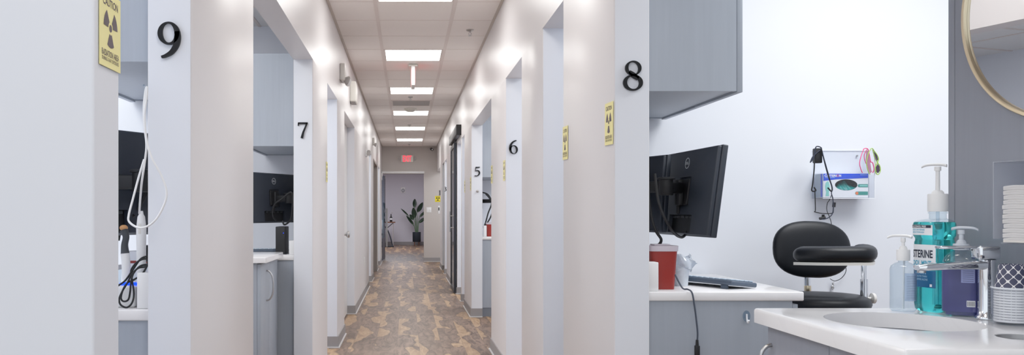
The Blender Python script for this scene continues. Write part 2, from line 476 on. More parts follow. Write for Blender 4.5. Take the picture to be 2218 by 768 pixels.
# end wall with the doorway into the far room
DX0, DX1, DZ = -0.598, 0.407, 2.09
ew = MB()
ew.box(DX1, 3.6, YEND, YEND+0.12, 0, DZ); ew.box(-0.80, 3.6, YEND, YEND+0.12, DZ, HC+0.06); ew.box(-0.80, DX0, YEND, YEND+0.12, 0, DZ)
struct('wall_end', ew, 'greige', smooth=False)
eb = MB(); eb.box(DX1, 3.55, YEND-0.009, YEND, 0, 0.098); eb.box(DX1-0.009, DX1, YEND-0.009, YEND+0.12, 0, 0.098)
o = struct('baseboard_end', eb, 'base', smooth=False)
struct('base_strip', MB().box(DX1, 3.55, YEND-0.021, YEND-0.009, 0, 0.009), 'cove', o, smooth=False)
# rail along the doorway head
r = thing('door_rail', 'white rail along the head of the doorway at the end of the corridor', 'rail', (0,YEND,2.09))
obj('track', MB().box(XL+0.004, DX1+0.008, YEND-0.045, YEND-0.001, 2.095, 2.15, 0.004), 'white', r)
obj('end_cap', MB().box(DX1+0.008, DX1+0.016, YEND-0.045, YEND-0.001, 2.09, 2.152, 0.002), 'offwhite', r)
# far room
FY = 30.3
fr = MB(); fr.box(-2.8, 2.0, FY, FY+0.1, 0, 2.8); struct('wall_far', fr, 'lav', smooth=False)
struct('wall_far_left', MB().box(-2.9, -2.8, YEND+0.12, FY+0.1, 0, 2.8), 'lav', smooth=False)
struct('wall_far_right', MB().box(2.0, 2.1, YEND+0.12, FY+0.1, 0, 2.8), 'lav', smooth=False)
struct('wall_far_near', MB().box(-2.8, -0.8, YEND+0.02, YEND+0.12, 0, 2.8), 'lav', smooth=False)
struct('ceiling_far', MB().box(-2.9, 2.1, YEND+0.12, FY+0.1, 2.74, 2.8), 'roomceil', smooth=False)
struct('baseboard_far', MB().box(-2.8, 2.0, FY-0.012, FY, 0, 0.12), 'base', smooth=False)

# side rooms
XO = 3.6
part_l = [(1.61,1.75), (3.245,3.345), (6.29,6.40), (7.85,7.95), (11.0,11.1), (14.6,14.7), (17.1,17.2), (19.9,20.0)]
mb = MB()
for a, b in part_l:
    if a < 1.7: mb.box(-XO, XL, a, b, 0, HD, 0.005, 3, 'z'); mb.box(-XO, XLi-0.0005, a, b, HD, HC)
    else: mb.box(-XO, XLi-0.0005, a, b, 0, HC, 0.0)
struct('wall_left_partition', mb, 'jamb', smooth=False)
struct('wall_left_outer', MB().box(-XO-0.1, -XO, 1.61, YEND, 0, HC), 'jamb', smooth=False)
part_r = [(3.862,3.97), (4.62,4.72), (7.0,7.1), (10.33,10.43), (13.4,13.5), (16.02,16.1), (17.95,18.04)]
mb = MB()
for a, b in part_r: mb.box(XRi, XO, a, b, 0, HC)
struct('wall_right_partition', mb, 'jamb', smooth=False)
struct('wall_right_outer', MB().box(XO, XO+0.1, -4.0, YEND, 0, HC), 'jamb', smooth=False)
ZR = 2.56
struct('ceiling_left_rooms', MB().box(-XO, XLi, 1.75, YEND, ZR, ZR+0.05), 'roomceil', smooth=False)
struct('ceiling_right_rooms', MB().box(XRi, XO, 0.5, YEND, ZR, ZR+0.05), 'roomceil', smooth=False)
g = MB()
for a, b in ((1.75,3.245), (3.345,6.29)):
    y = b-0.6
    while y > a: g.box(-XO, XLi, y-0.012, y+0.012, ZR-0.004, ZR+0.01); y -= 0.61
    for x in (-1.1,-1.71,-2.32,-2.93): g.box(x-0.012, x+0.012, a, b, ZR-0.004, ZR+0.01)
struct('trim_3', g, 'tee', smooth=False)
# the closed pair of doors on the left, flat faced, seen almost edge on
for i, (a, b) in enumerate(((8.075,8.865), (8.875,9.672))):
    d = struct('door_%d' % (i+1), MB().box(-0.72, -0.685, a, b, 0.01, HD-0.004, 0.002), 'white')
    if i == 1:
        kb = MB(); kb.lathe([(0.036,0),(0.036,0.008),(0.014,0.012),(0.013,0.034),(0.029,0.042),(0.038,0.058),(0.034,0.072),(0.014,0.078)], (-0.685,8.99,0.935), 20, Matrix.Rotation(PI/2, 4, 'Y'))
        obj('knob', kb, 'nickel', d)
# greige steel frame in the sixth opening on the left
mb = MB(); mb.box(XLi-0.005, XL+0.012, 16.70, 16.744, 0, 2.12); mb.box(XLi-0.005, XL+0.012, 15.056, 15.10, 0, 2.12); mb.box(XLi-0.005, XL+0.012, 15.10, 16.70, 2.085, 2.12)
struct('trim_4', mb, mat('greige_steel_frame', (138,130,126), 0.5), smooth=False)
struct('door_3', MB().box(-0.70, -0.66, 15.10, 16.69, 0.01, 2.08), mat('greige_door_paint', (150,142,138), 0.5), smooth=False)

# ------------------------------------------------------------------ ceiling fittings
ord_ = ['behind the camera', 'directly above the camera', 'out of frame near numeral 9', 'at the top edge of the picture', 'just before the hanging sign', 'just beyond the hanging sign', 'just beyond the round smoke detector', 'second from the end wall', 'closest to the end wall']
ys = [6.284+0.611*k for k in (-13,-9,-5,-1,3,7,11,15,19)]
for lab, y in zip(ord_, ys):
    t = thing('ceiling_light', 'glowing square light panel in the corridor ceiling, '+lab, 'ceiling light', ((TL+TR)/2, y+DT/2, HC), group='corridor light panels')
    x0, x1 = TL+0.016, TR-0.016
    fm = MB()
    for a in ((x0,x1,y+0.008,y+0.022), (x0,x1,y+DT-0.022,y+DT-0.008), (x0,x0+0.014,y+0.022,y+DT-0.022), (x1-0.014,x1,y+0.022,y+DT-0.022)): fm.box(*a, HC-0.001, HC+0.006)
    obj('frame', fm, 'tee', t, smooth=False)
    obj('diffuser', MB().box(x0+0.014, x1-0.014, y+0.022, y+DT-0.022, HC+0.001, HC+0.0055), 'light', t, smooth=False)
def sprinkler(x, y, lab):
    t = thing('sprinkler_head', lab, 'sprinkler', (x,y,HC), group='ceiling sprinklers')
    obj('escutcheon', MB().lathe([(0.034,0.003),(0.034,-0.003),(0.022,-0.010),(0.010,-0.012)], (x,y,HC), 20), 'nickel', t)
    b = MB().cyl((x,y,HC-0.010), (x,y,HC-0.022), 0.008)
    for s in (-1,1): b.tube([(x+s*0.006,y,HC-0.02),(x+s*0.012,y,HC-0.034),(x,y,HC-0.048)], 0.0025, 6, 4)
    obj('yoke', b, 'nickel', t)
    obj('deflector', MB().lathe([(0.004,0.004),(0.016,0.001),(0.016,-0.001),(0.003,-0.002)], (x,y,HC-0.050), 16), 'nickel', t)
sprinkler(0.546, 7.25, 'chrome sprinkler head on the right column of ceiling tiles')
sprinkler(0.05, 11.45, 'chrome sprinkler head just before the grey ceiling vent')
sprinkler(0.05, 15.1, 'chrome sprinkler head between the second and third lights from the end wall')
sprinkler(0.06, 19.3, 'chrome sprinkler head above the lit sign, by the end wall')
t = thing('return_vent', 'grey perforated return vent set in the corridor ceiling', 'vent', (0.065,12.03,HC))
y = 6.284+0.611*9
fm = MB()
for a in ((TL+.016,TR-.016,y+.008,y+.03), (TL+.016,TR-.016,y+DT-.03,y+DT-.008), (TL+.016,TL+.038,y+.03,y+DT-.03), (TR-.038,TR-.016,y+.03,y+DT-.03)): fm.box(*a, HC-0.004, HC+0.005)
obj('frame', fm, 'tee', t, smooth=False)
gr = MB()
for k in range(20): gr.box(TL+.038, TR-.038, y+.032+k*.0275, y+.032+k*.0275+.02, HC-0.001, HC+0.0045)
obj('grille', gr, 'vent', t, smooth=False)
t = thing('smoke_detector', 'round white smoke detector on the corridor ceiling beyond the vent', 'smoke detector', (0.055,12.75,HC))
obj('base', MB().lathe([(0.095,0.004),(0.095,-0.010),(0.09,-0.014)], (0.055,12.75,HC), 32), 'offwhite', t)
obj('cover', MB().lathe([(0.082,-0.014),(0.078,-0.032),(0.05,-0.046),(0.01,-0.05)], (0.055,12.75,HC), 32), 'offwhite', t)
# hanging sign seen edge on
hx, hy = 0.068, 9.03
t = thing('hanging_sign', 'slim white lit sign hanging from the corridor ceiling, seen edge on', 'sign', (hx,hy,HC))
obj('canopy', MB().box(hx-0.048, hx+0.048, hy-0.12, hy+0.16, HC-0.022, HC-0.0005, 0.004), 'offwhite', t)
obj('housing', MB().box(hx-0.0205, hx+0.0205, hy-0.14, hy+0.19, HC-0.225, HC-0.022, 0.006), 'white', t)
for s in (-1,1): obj('sign_face', MB().box(hx+s*0.0215-0.001, hx+s*0.0215+0.001, hy-0.11, hy+0.16, HC-0.20, HC-0.045), 'pinkface', t, smooth=False)
# security camera on the end wall
t = thing('security_camera', 'small black camera in the top right corner of the end wall', 'camera', at(936,323,19.93))
c = at(936,323,19.95)
obj('bracket', MB().box(c.x-0.03, c.x+0.03, 19.97, 19.998, c.z-0.03, c.z+0.04, 0.004), 'white', t)
obj('camera_body', MB().cyl((c.x-0.02,19.975,c.z+0.01), (c.x+0.0,19.88,c.z-0.012), 0.032), 'mblack', t)
obj('lens', MB().cyl((c.x+0.0,19.881,c.z-0.012), (c.x+0.001,19.875,c.z-0.0125), 0.018), 'chrome', t)

# exit sign on the end wall
c = at(882,343.5,20.0)
t = thing('exit_sign', 'white exit sign with glowing red letters above the far doorway', 'exit sign', (c.x,20.0,c.z-0.1))
obj('housing', MB().box(c.x-0.152, c.x+0.152, 19.945, 19.998, c.z-0.09, c.z+0.09, 0.02, 3), 'offwhite', t)
text_on('lettering', 'EXIT', (c.x,19.943,c.z), 0, 'exitred', t, 0.205, 0.145, bold=0.02, label='glowing red lettering')
for s in (-1,1):
    a = obj('lamp_arm', MB().cyl((c.x+s*0.15,19.97,c.z), (c.x+s*0.185,19.96,c.z), 0.012), 'nickel', t)
    obj('lamp_head', MB().lathe([(0.012,0.03),(0.03,0.0),(0.034,-0.02),(0.028,-0.024)], (c.x+s*0.185,19.95,c.z), 18, Matrix.Rotation(-PI/2, 4, 'X')), 'vent', t)

# emergency lights along the left wall
def emergency(x, y, z, lab, s=1.0):
    t = thing('emergency_light', lab, 'emergency light', (x,y,z), group='emergency lights on the left wall')
    obj('housing', MB().box(x+0.0005, x+0.045*s, y-0.11*s, y+0.11*s, z-0.06*s, z+0.09*s, 0.008), 'lampgrey', t)
    for k in (-1,1):
        m = Matrix.Rotation(-0.45*k, 4, 'Z') @ Matrix.Rotation(PI/2+0.3, 4, 'Y')
        h = obj('lamp_head', MB().lathe([(0.010,0),(0.022*s,0.012*s),(0.040*s,0.035*s),(0.041*s,0.045*s)], (x+0.03*s,y+0.055*s*k,z-0.045*s), 20, m), 'vent', t)
        obj('lamp_lens', MB().lathe([(0.037*s,0.044*s),(0.034*s,0.050*s),(0.012*s,0.053*s)], (x+0.03*s,y+0.055*s*k,z-0.045*s), 20, m), 'white', h)
emergency(XL, 7.63, 2.415, 'grey emergency light with two round heads on the left wall, nearest the camera')
emergency(XL, 14.75, 2.40, 'small grey emergency light high on the left wall near the corridor end', 0.8)
t = thing('door_holder', 'pair of small round lamps on stems on the left wall before the last doors', 'lamp', (XL,12.3,2.03))
obj('back_plate', MB().box(XL+0.0005, XL+0.012, 12.2, 12.45, 1.99, 2.08, 0.004), 'white', t)
for y, z in ((12.24,2.02),(12.4,2.06)):
    obj('lamp_head', MB().cyl((XL+0.01,y,z), (XL+0.045,y,z), 0.010).lathe([(0.012,0),(0.028,0.01),(0.028,0.022),(0.01,0.026)], (XL+0.04,y-0.01,z), 18, Matrix.Rotation(PI/2, 4, 'X')), 'vent', t)
t = thing('wall_sounder', 'cream rectangular box high on the left wall beyond the first emergency light', 'wall box', (XL,8.97,2.33))
obj('housing', MB().box(XL+0.0005, XL+0.066, 8.83, 9.11, 2.335, 2.55, 0.012, 3), 'offwhite', t)
obj('base_vent', MB().box(XL+0.008, XL+0.058, 8.85, 9.09, 2.330, 2.336), 'vent', t, smooth=False)
t = thing('door_clamp', 'small white clamp bracket on the left wall beside the far doorway', 'bracket', (XL,19.8,2.08))
obj('bracket', MB().box(XL+0.0005, XL+0.03, 19.74, 19.93, 2.02, 2.10, 0.003).box(XL+0.0005, XL+0.022, 19.78, 19.83, 1.93, 2.02, 0.003), 'white', t)

# wall plates
def plate(name, lab, cat, loc, rotz, w, h, kind):
    t = thing(name, lab, cat, loc, (0,0,rotz))
    obj('cover_plate', MB().box(-w/2, w/2, -0.007, -0.0005, -h/2, h/2, 0.002), 'white', t, local=True)
    if kind == 'switch':
        for s in ((-1,1) if w > 0.08 else (0,)): obj('rocker', MB().box(s*0.023-0.012, s*0.023+0.012, -0.011, -0.007, -0.03, 0.03, 0.002), 'white', t, local=True)
    elif kind == 'outlet':
        for s in (-1,1): obj('socket', MB().box(-0.016, 0.016, -0.009, -0.007, s*0.022-0.014, s*0.022+0.014, 0.001), 'offwhite', t, local=True)
    else:
        obj('display', MB().box(-w*0.3, w*0.3, -0.009, -0.007, -h*0.1, h*0.3), 'mblack', t, local=True)
    return t
plate('light_switch', 'white double light switch on the end wall right of the doorway', 'light switch', (0.527,20.0,1.233), 0, 0.115, 0.12, 'switch')
plate('wall_controller', 'narrow white wall controller on the end wall below the yellow warning card', 'wall controller', (0.765,20.0,1.235), 0, 0.045, 0.19, 'panel')
plate('wall_outlet', 'white outlet plate low on the left wall past the double doors', 'wall outlet', (XL,11.85,0.48), PI/2, 0.075, 0.12, 'outlet')

# ------------------------------------------------------------------ numerals
def ring2(c, ro, ri, rot=0.0, n=44, off=(0,0)):
    o, i = [], []
    for k in range(n):
        a = 2*PI*k/n
        o.append((c[0]+ro[0]*math.cos(a), c[1]+ro[1]*math.sin(a)))
        x, y = ri[0]*math.cos(a), ri[1]*math.sin(a)
        i.append((c[0]+off[0]+x*math.cos(rot)-y*math.sin(rot), c[1]+off[1]+x*math.sin(rot)+y*math.cos(rot)))
    return o, i
def stroke2(pts, sub=8):
    P = spline([Vector(p) for p in pts], sub)
    L, R = [], []
    for k, p in enumerate(P):
        tg = P[min(k+1, len(P)-1)]-P[max(k-1, 0)]; tg = Vector((tg.x, tg.y)).normalized()
        nrm = Vector((-tg.y, tg.x)); w = p.z/2
        L.append((p.x+nrm.x*w, p.y+nrm.y*w)); R.append((p.x-nrm.x*w, p.y-nrm.y*w))
    return L, R
def glyph(d):
    S = []
    if d == '9' or d == '6':
        S.append(('r',)+ring2((0.30,0.69), (0.30,0.31), (0.165,0.265), 0.12, off=(-0.005,0.005)))
        S.append(('s',)+stroke2([(0.53,0.74,0.15),(0.545,0.56,0.16),(0.50,0.36,0.15),(0.38,0.18,0.12),(0.22,0.08,0.085),(0.10,0.045,0.06)]))
        if d == '6': S = [(k, [(0.60-x, 1-y) for x, y in a], [(0.60-x, 1-y) for x, y in b]) for k, a, b in S]
    elif d == '8':
        S.append(('r',)+ring2((0.34,0.755), (0.27,0.245), (0.165,0.205), 0.25))
        S.append(('r',)+ring2((0.33,0.27), (0.33,0.27), (0.20,0.215), 0.35))
        S.append(('s',)+stroke2([(0.20,0.64,0.10),(0.34,0.52,0.17),(0.50,0.40,0.12)]))
    elif d == '7':
        S.append(('s',)+stroke2([(0.02,0.945,0.11),(0.30,0.945,0.11),(0.62,0.945,0.11)]))
        S.append(('s',)+stroke2([(0.035,0.98,0.07),(0.03,0.88,0.07),(0.02,0.78,0.05)]))
        S.append(('s',)+stroke2([(0.575,0.95,0.10),(0.46,0.66,0.10),(0.34,0.36,0.125),(0.25,0.0,0.16)]))
    elif d == '5':
        S.append(('s',)+stroke2([(0.12,0.945,0.11),(0.36,0.945,0.11),(0.58,0.96,0.10)]))
        S.append(('s',)+stroke2([(0.15,0.96,0.07),(0.13,0.74,0.06),(0.11,0.53,0.05)]))
        S.append(('s',)+stroke2([(0.11,0.545,0.04),(0.28,0.615,0.085),(0.47,0.54,0.14),(0.54,0.34,0.16),(0.46,0.14,0.13),(0.27,0.03,0.08),(0.03,0.05,0.07)]))
    elif d == '3':
        S.append(('s',)+stroke2([(0.06,0.86,0.06),(0.24,0.97,0.07),(0.45,0.87,0.13),(0.44,0.68,0.13),(0.24,0.55,0.06)]))
        S.append(('s',)+stroke2([(0.22,0.55,0.06),(0.46,0.46,0.14),(0.50,0.24,0.15),(0.34,0.05,0.09),(0.04,0.06,0.07)]))
    elif d == '1':
        S.append(('s',)+stroke2([(0.30,0.0,0.15),(0.30,0.5,0.15),(0.30,1.0,0.15)], 2))
        S.append(('s',)+stroke2([(0.08,0.03,0.06),(0.30,0.03,0.06),(0.52,0.03,0.06)], 2))
        S.append(('s',)+stroke2([(0.30,0.97,0.08),(0.20,0.90,0.06),(0.08,0.86,0.05)], 3))
    return S
def numeral(d, x, y, z, h, lab):
    S = glyph(d)
    xs = [p[0] for _, a, b in S for p in a+b]; cx = (min(xs)+max(xs))/2
    fn = lambda u, v, dd: Vector((x+(u-cx)*h, y-dd, z+(v-0.5)*h))
    mb = MB()
    for k, a, b in S: mb.ribbon(a, b, fn, 0.0005, 0.010, closed=(k == 'r'))
    return tag(obj('room_numeral', mb, 'digit', ang=50), lab, 'number')
numeral('9', at(368,88,2.341).x, 2.341, at(368,88,2.341).z, 0.102, 'large black numeral 9 on the white pillar at left')
numeral('7', at(656,282,5.366).x, 5.366, at(656,282,5.366).z, 0.101, 'black numeral 7 on the white doorway pillar at left')
numeral('8', at(1370,164.5,2.926).x, 2.926, at(1370,164.5,2.926).z, 0.104, 'large black numeral 8 on the white pillar at right')
numeral('6', at(1112,318,6.136).x, 6.136, at(1112,318,6.136).z, 0.103, 'black numeral 6 on the white reveal at right')
numeral('5', at(1034,371,9.396).x, 9.396, at(1034,371,9.396).z, 0.103, 'black numeral 5 on the white reveal beside the grey cabinet')
numeral('3', at(964.5,409,15.996).x, 15.996, at(964.5,409,15.996).z, 0.085, 'tiny dark numeral on a white reveal beyond the sliding door')
numeral('1', at(953,417,20.0).x, 20.0, at(953,417,20.0).z, 0.115, 'small black numeral 1 on the end wall above the yellow card')

# ------------------------------------------------------------------ radiation warning cards
def trefoil_mb(r, y, cz, cx=0.0):
    fn = lambda u, v, dd: Vector((cx+u, y-dd, cz+v))
    mb = MB()
    for a0 in (30, 150, 270):
        o = [(r*math.cos(math.radians(a0-28+56*k/10)), r*math.sin(math.radians(a0-28+56*k/10))) for k in range(11)]
        i = [(0.34*r*math.cos(math.radians(a0-28+56*k/10)), 0.34*r*math.sin(math.radians(a0-28+56*k/10))) for k in range(11)]
        mb.ribbon(o, i, fn, 0, 0.0004)
    mb.prism([(0.19*r*math.cos(2*PI*k/24), 0.19*r*math.sin(2*PI*k/24)) for k in range(24)], fn, 0, 0.0004)
    return mb
def card(lab, loc, rot, w=0.118, h=0.15, m='yellow', ink='sink_ink', fold=0.0):
    t = thing('radiation_sign', lab, 'warning sign', loc, rot, group='yellow radiation warning cards')
    obj('card', MB().box(-w/2, w/2, -0.0012, 0.0, -h/2, h/2), m, t, smooth=False, local=True)
    obj('trefoil', trefoil_mb(0.039*w/0.118, -0.0014, h*0.035), ink, t, smooth=False, local=True)
    text_on('lettering', 'CAUTION', (0,-0.0016,h*0.365), 0, ink, t, w*0.72, h*0.105, bold=0.02, local=True)
    text_on('lettering', 'RADIATION AREA', (0,-0.0016,-h*0.315), 0, ink, t, w*0.82, h*0.085, bold=0.015, local=True)
    text_on('lettering', 'DURING X-RAY EXPOSURES', (0,-0.0016,-h*0.395), 0, ink, t, w*0.80, h*0.05, bold=0.01, local=True)
    return t
c0 = card('yellow radiation caution card on the near left wall beside the black numeral 9', (XL+0.002,1.690,1.531), (0,0,PI/2))
def rc(lab, y, z, side, tilt=0.0):
    dup(c0, lab, ((XL+0.002) if side < 0 else (XR-0.002), y, z), (0, tilt, PI/2 if side < 0 else -PI/2))
rc('yellow radiation card on the right corridor wall beside the large numeral 8', 2.990, 1.483, 1, 0.03)
rc('yellow radiation card on the right wall at the edge of the opening past numeral 8', 3.815, 1.483, 1, 0.02)
rc('yellow radiation card on the right wall just past numeral 6', 6.21, 1.478, 1)
rc('yellow radiation card at the near edge of the opening with the red bin', 7.115, 1.49, 1, 0.03)
rc('yellow radiation card on the right wall just past numeral 5', 9.47, 1.49, 1)
rc('yellow radiation card on the right wall nearest the sliding door', 10.43, 1.49, 1)
rc('yellow radiation card on the left wall past numeral 7', 6.275, 1.47, -1)
card('small square strong yellow radiation card on the end wall under numeral 1', (0.742,19.999,1.492), (0,0,0), 0.135, 0.145, 'dyellow', 'dink')

# ------------------------------------------------------------------ cabinets and counters on the back of the corridor walls
def upper_cab(side, y0, y1, lab, z0=1.595, z1=2.19, xd=0.315):
    xi = XLi if side < 0 else XRi
    X = lambda d: xi+side*d
    def bx(mb, d0, d1, *r, **k): return mb.box(min(X(d0),X(d1)), max(X(d0),X(d1)), *r, **k)
    t = thing('upper_cabinet', lab, 'cabinet', (xi,y0,z0))
    c = MB(); bx(c, 0.001, xd, y0, y0+0.018, z0, z1); bx(c, 0.001, xd, y1-0.018, y1, z0, z1); bx(c, 0.001, xd, y0+0.018, y1-0.018, z1-0.018, z1); bx(c, 0.001, xd, y0+0.018, y1-0.018, z0+0.004, z0+0.022); bx(c, 0.001, 0.008, y0+0.018, y1-0.018, z0+0.022, z1-0.018)
    obj('carcass', c, 'lam', t, smooth=False)
    ym = (y0+y1)/2
    for a, b, hy in ((y0+0.001, ym-0.0015, ym-0.04), (ym+0.0015, y1-0.001, ym+0.04)):
        d = obj('door', bx(MB(), xd+0.002, xd+0.022, a, b, z0-0.004, z1-0.002, bev=0.001), 'lam', t)
        obj('handle', MB().tube([(X(xd+0.022),hy,z0+0.05),(X(xd+0.045),hy,z0+0.07),(X(xd+0.05),hy,z0+0.13),(X(xd+0.045),hy,z0+0.19),(X(xd+0.022),hy,z0+0.21)], 0.004), 'nickel', d)
    return t
def base_cab(side, y0, y1, lab, lab2, zt=0.888, xc=0.553, th=0.032, xd=0.515, kick=False):
    xi = XLi if side < 0 else XRi
    X = lambda d: xi+side*d
    def bx(mb, d0, d1, *r, **k): return mb.box(min(X(d0),X(d1)), max(X(d0),X(d1)), *r, **k)
    z1 = zt-th-0.0005
    t = thing('base_cabinet', lab, 'cabinet', (xi,y0,0))
    obj('carcass', bx(MB(), 0.001, xd, y0+0.008, y1-0.004, 0.10, z1), 'lam', t, smooth=False)
    obj('toe_kick', bx(MB(), 0.001, xd-0.06, y0+0.012, y1-0.008, 0.0, 0.10), 'edge', t, smooth=False)
    ym = (y0+y1)/2
    for a, b, hy in ((y0+0.009, ym-0.0015, ym-0.04), (ym+0.0015, y1-0.005, ym+0.04)):
        d = obj('door', bx(MB(), xd+0.002, xd+0.020, a, b, 0.105, z1-0.012, bev=0.001), 'lam', t)
        obj('handle', MB().tube([(X(xd+0.02),hy,z1-0.06),(X(xd+0.045),hy,z1-0.08),(X(xd+0.05),hy,z1-0.15),(X(xd+0.045),hy,z1-0.22),(X(xd+0.02),hy,z1-0.24)], 0.004), 'nickel', d)
    w = bx(MB(), 0.0005, xc, y0, y1, zt-th, zt, bev=0.004)
    tag(obj('countertop', w, 'quartz'), lab2, 'countertop')
    return t
upper_cab(1, 2.96, 3.84, 'grey laminate wall cabinet to the right of the large numeral 8', z1=2.3)
base_cab(1, 2.96, 3.84, 'grey laminate base cabinet with a clear hook on its side', 'white quartz worktop carrying the keyboard and red bin right of numeral 8')
upper_cab(-1, 2.385, 3.235, 'grey laminate wall cabinet left of the large numeral 9', xd=0.318)
base_cab(-1, 2.385, 3.235, 'grey base cabinet below the coiled black cables left of numeral 9', 'white worktop under the scanner and cables left of numeral 9', zt=0.892)
upper_cab(-1, 5.41, 6.28, 'grey laminate wall cabinet seen through the opening left of numeral 7')
base_cab(-1, 5.41, 6.28, 'grey base cabinet behind the handwash unit left of numeral 7', 'white worktop under the monitor and small computer left of numeral 7', zt=0.892)
upper_cab(1, 9.44, 10.31, 'grey laminate wall cabinet beside the small numeral 5', z0=1.565, z1=2.20)
base_cab(1, 9.44, 10.31, 'grey base cabinet under the worktop beside numeral 5', 'white worktop beside numeral 5 carrying a red bin', zt=0.895)

# ------------------------------------------------------------------ monitors
def monitor(lab, loc, rot, w=0.53, h=0.334):
    t = thing('computer_monitor', lab, 'monitor', loc, rot, group='black computer monitors')
    body = MB().box(-w/2, w/2, -0.012, 0.010, -h/2, h/2, 0.004)
    obj('housing', body, 'black', t, local=True)
    cut = MB(); cut.box(-w/2+0.003, w/2-0.003, -0.028, -0.0115, -h/2+0.004, h/2-0.005, 0.004, 2)
    c2 = MB(); c2.box(-0.055, 0.055, -0.06, -0.020, -0.062, 0.058)
    c3 = MB(); c3.box(-0.115, 0.105, -0.06, -0.0135, -0.157, -0.088)
    cut.cut(c2).cut(c3)
    obj('back_cover', cut, 'black', t, local=True)
    obj('port_bay', MB().box(-0.114, 0.104, -0.0145, -0.0125, -0.156, -0.089), 'mblack', t, smooth=False, local=True)
    pp = MB()
    for k in range(5): pp.box(-0.09+k*0.04, -0.068+k*0.04, -0.022, -0.0146, -0.100, -0.091, 0.001)
    obj('port', pp, 'dgrey', t, local=True)
    obj('mount_plate', MB().box(-0.048, 0.048, -0.032, -0.0195, -0.05, 0.05, 0.003), 'mblack', t, local=True)
    obj('screen', MB().box(-w/2+0.008, w/2-0.008, 0.0099, 0.0112, -h/2+0.014, h/2-0.008), 'hole', t, smooth=False, local=True)
    lg = MB(); o, i = ring2((0.0,0.112), (0.021,0.021), (0.0188,0.0188), n=40)
    lg.ribbon(o, i, lambda u, v, d: Vector((u,-0.0282-d,v)), 0, 0.0006, closed=True)
    lo = obj('logo', lg, 'logo', t, local=True, label='round silver logo')
    text_on('lettering', 'DELL', (0,-0.0288,0.112), 0, 'logo', lo, 0.030, 0.010, bold=0.02, local=True)
    return t
def edge_rot(near, far): return math.atan2(near[1]-far[1], near[0]-far[0])
n_, f_ = (1.113,2.985), (1.083,3.51)
m8 = monitor('black monitor seen from behind, tilted, nearest above the keyboard', ((n_[0]+f_[0])/2,(n_[1]+f_[1])/2,1.243), (math.radians(-7.5),0,edge_rot(n_,f_)))
n_, f_ = (1.035,3.335), (0.868,3.80)
dup(m8, 'black monitor partly hidden by the white pillar of numeral 8, behind the tilted one', ((n_[0]+f_[0])/2,(n_[1]+f_[1])/2,1.242), (math.radians(-4),0,edge_rot(n_,f_))).scale = (0.93,0.93,0.93)
dup(m8, 'black monitor seen from behind through the opening left of numeral 7', (-0.915,5.67,1.265), (math.radians(-3),0,math.radians(62)))
dup(m8, 'unlit black monitor behind the white cable left of numeral 9', (-0.962,2.58,1.262), (math.radians(-3),0,math.radians(62)))

def arm(lab, wall, pts, head, rz):
    """wall: point on the wall; pts: joints; head: point at the monitor's mount plate"""
    t = thing('monitor_mount', lab, 'monitor arm', wall)
    s = 1 if wall[0] > 0 else -1
    obj('wall_bracket', MB().box(min(wall[0],wall[0]+s*0.03), max(wall[0],wall[0]+s*0.03), wall[1]-0.04, wall[1]+0.04, wall[2]-0.09, wall[2]+0.09, 0.005), 'mblack', t)
    P = [Vector(wall)+Vector((s*0.03,0,0))]+[Vector(p) for p in pts]+[Vector(head)]
    for a, b in zip(P, P[1:]):
        d = b-a; ln = d.length; q = Matrix.Translation(a) @ Matrix.Rotation(math.atan2(d.y,d.x), 4, 'Z')
        mb = MB(); mb.box(0, ln, -0.014, 0.014, -0.022, 0.022, 0.008, 3, m=q)
        obj('arm_link', mb, 'mblack', t)
    for p in P[1:-1]:
        obj('joint', MB().lathe([(0.024,-0.03),(0.026,-0.028),(0.026,0.028),(0.034,0.030),(0.034,0.036),(0.028,0.038)], p, 24), 'mblack', t)
    q = Matrix.Translation(head) @ Matrix.Rotation(rz, 4, 'Z')
    hb = MB(); hb.box(-0.022, 0.022, -0.02, 0.0, -0.055, 0.045, 0.004, m=q)
    hb.box(-0.03, -0.012, -0.012, 0.0, -0.09, -0.05, 0.004, m=q)
    obj('tilt_head', hb, 'mblack', t)
    return t
arm('black jointed monitor arm holding the tilted monitor right of numeral 8', (XRi,3.42,1.265), [(0.975,3.16,1.262)], (1.063,3.25,1.250), -PI/2+0.05)
arm('black monitor arm behind the monitor left of numeral 7', (XLi,5.86,1.26), [(-0.785,5.60,1.26)], (-0.886,5.655,1.262), math.radians(62))
arm('black monitor arm among tangled cables beside numeral 5', (XRi,9.75,1.30), [(1.0,9.62,1.33)], (1.05,9.8,1.32), 0.0)
arm('black monitor arm partly hidden left of the white cable', (XLi,2.86,1.26), [(-0.81,2.56,1.26)], (-0.933,2.565,1.26), math.radians(62))
# cables
def cable(name, lab, pts, r, m, cat='cable', seg=8):
    return tag(obj(name, MB().tube(pts, r, seg, 8), m), lab, cat)
cable('monitor_cable', 'thick black cable looping from the arm to the tilted monitor ports', [(0.915,3.10,1.31),(0.925,3.08,1.20),(0.96,3.08,1.12),(1.00,3.12,1.085),(1.045,3.18,1.075),(1.075,3.21,1.10)], 0.0055, 'mblack')
cable('monitor_cable', 'black cable hanging in a hook beside the white pillar of numeral 8', [(0.905,3.15,1.26),(0.91,3.13,1.16),(0.925,3.12,1.10),(0.945,3.12,1.065),(0.925,3.13,1.042),(0.86,3.15,1.045)], 0.0055, 'mblack')
cable('monitor_cable', 'black cables looping behind the monitor left of numeral 7', [at(x,y,Y) for x,y,Y in ((600,478,5.60),(592,470,5.58),(590,455,5.57),(596,440,5.56),(608,432,5.55),(620,422,5.54),(630,416,5.53),(634,425,5.53),(633,450,5.53),(631,470,5.53),(626,480,5.54),(616,486,5.56),(612,478,5.57))], 0.006, 'mblack')
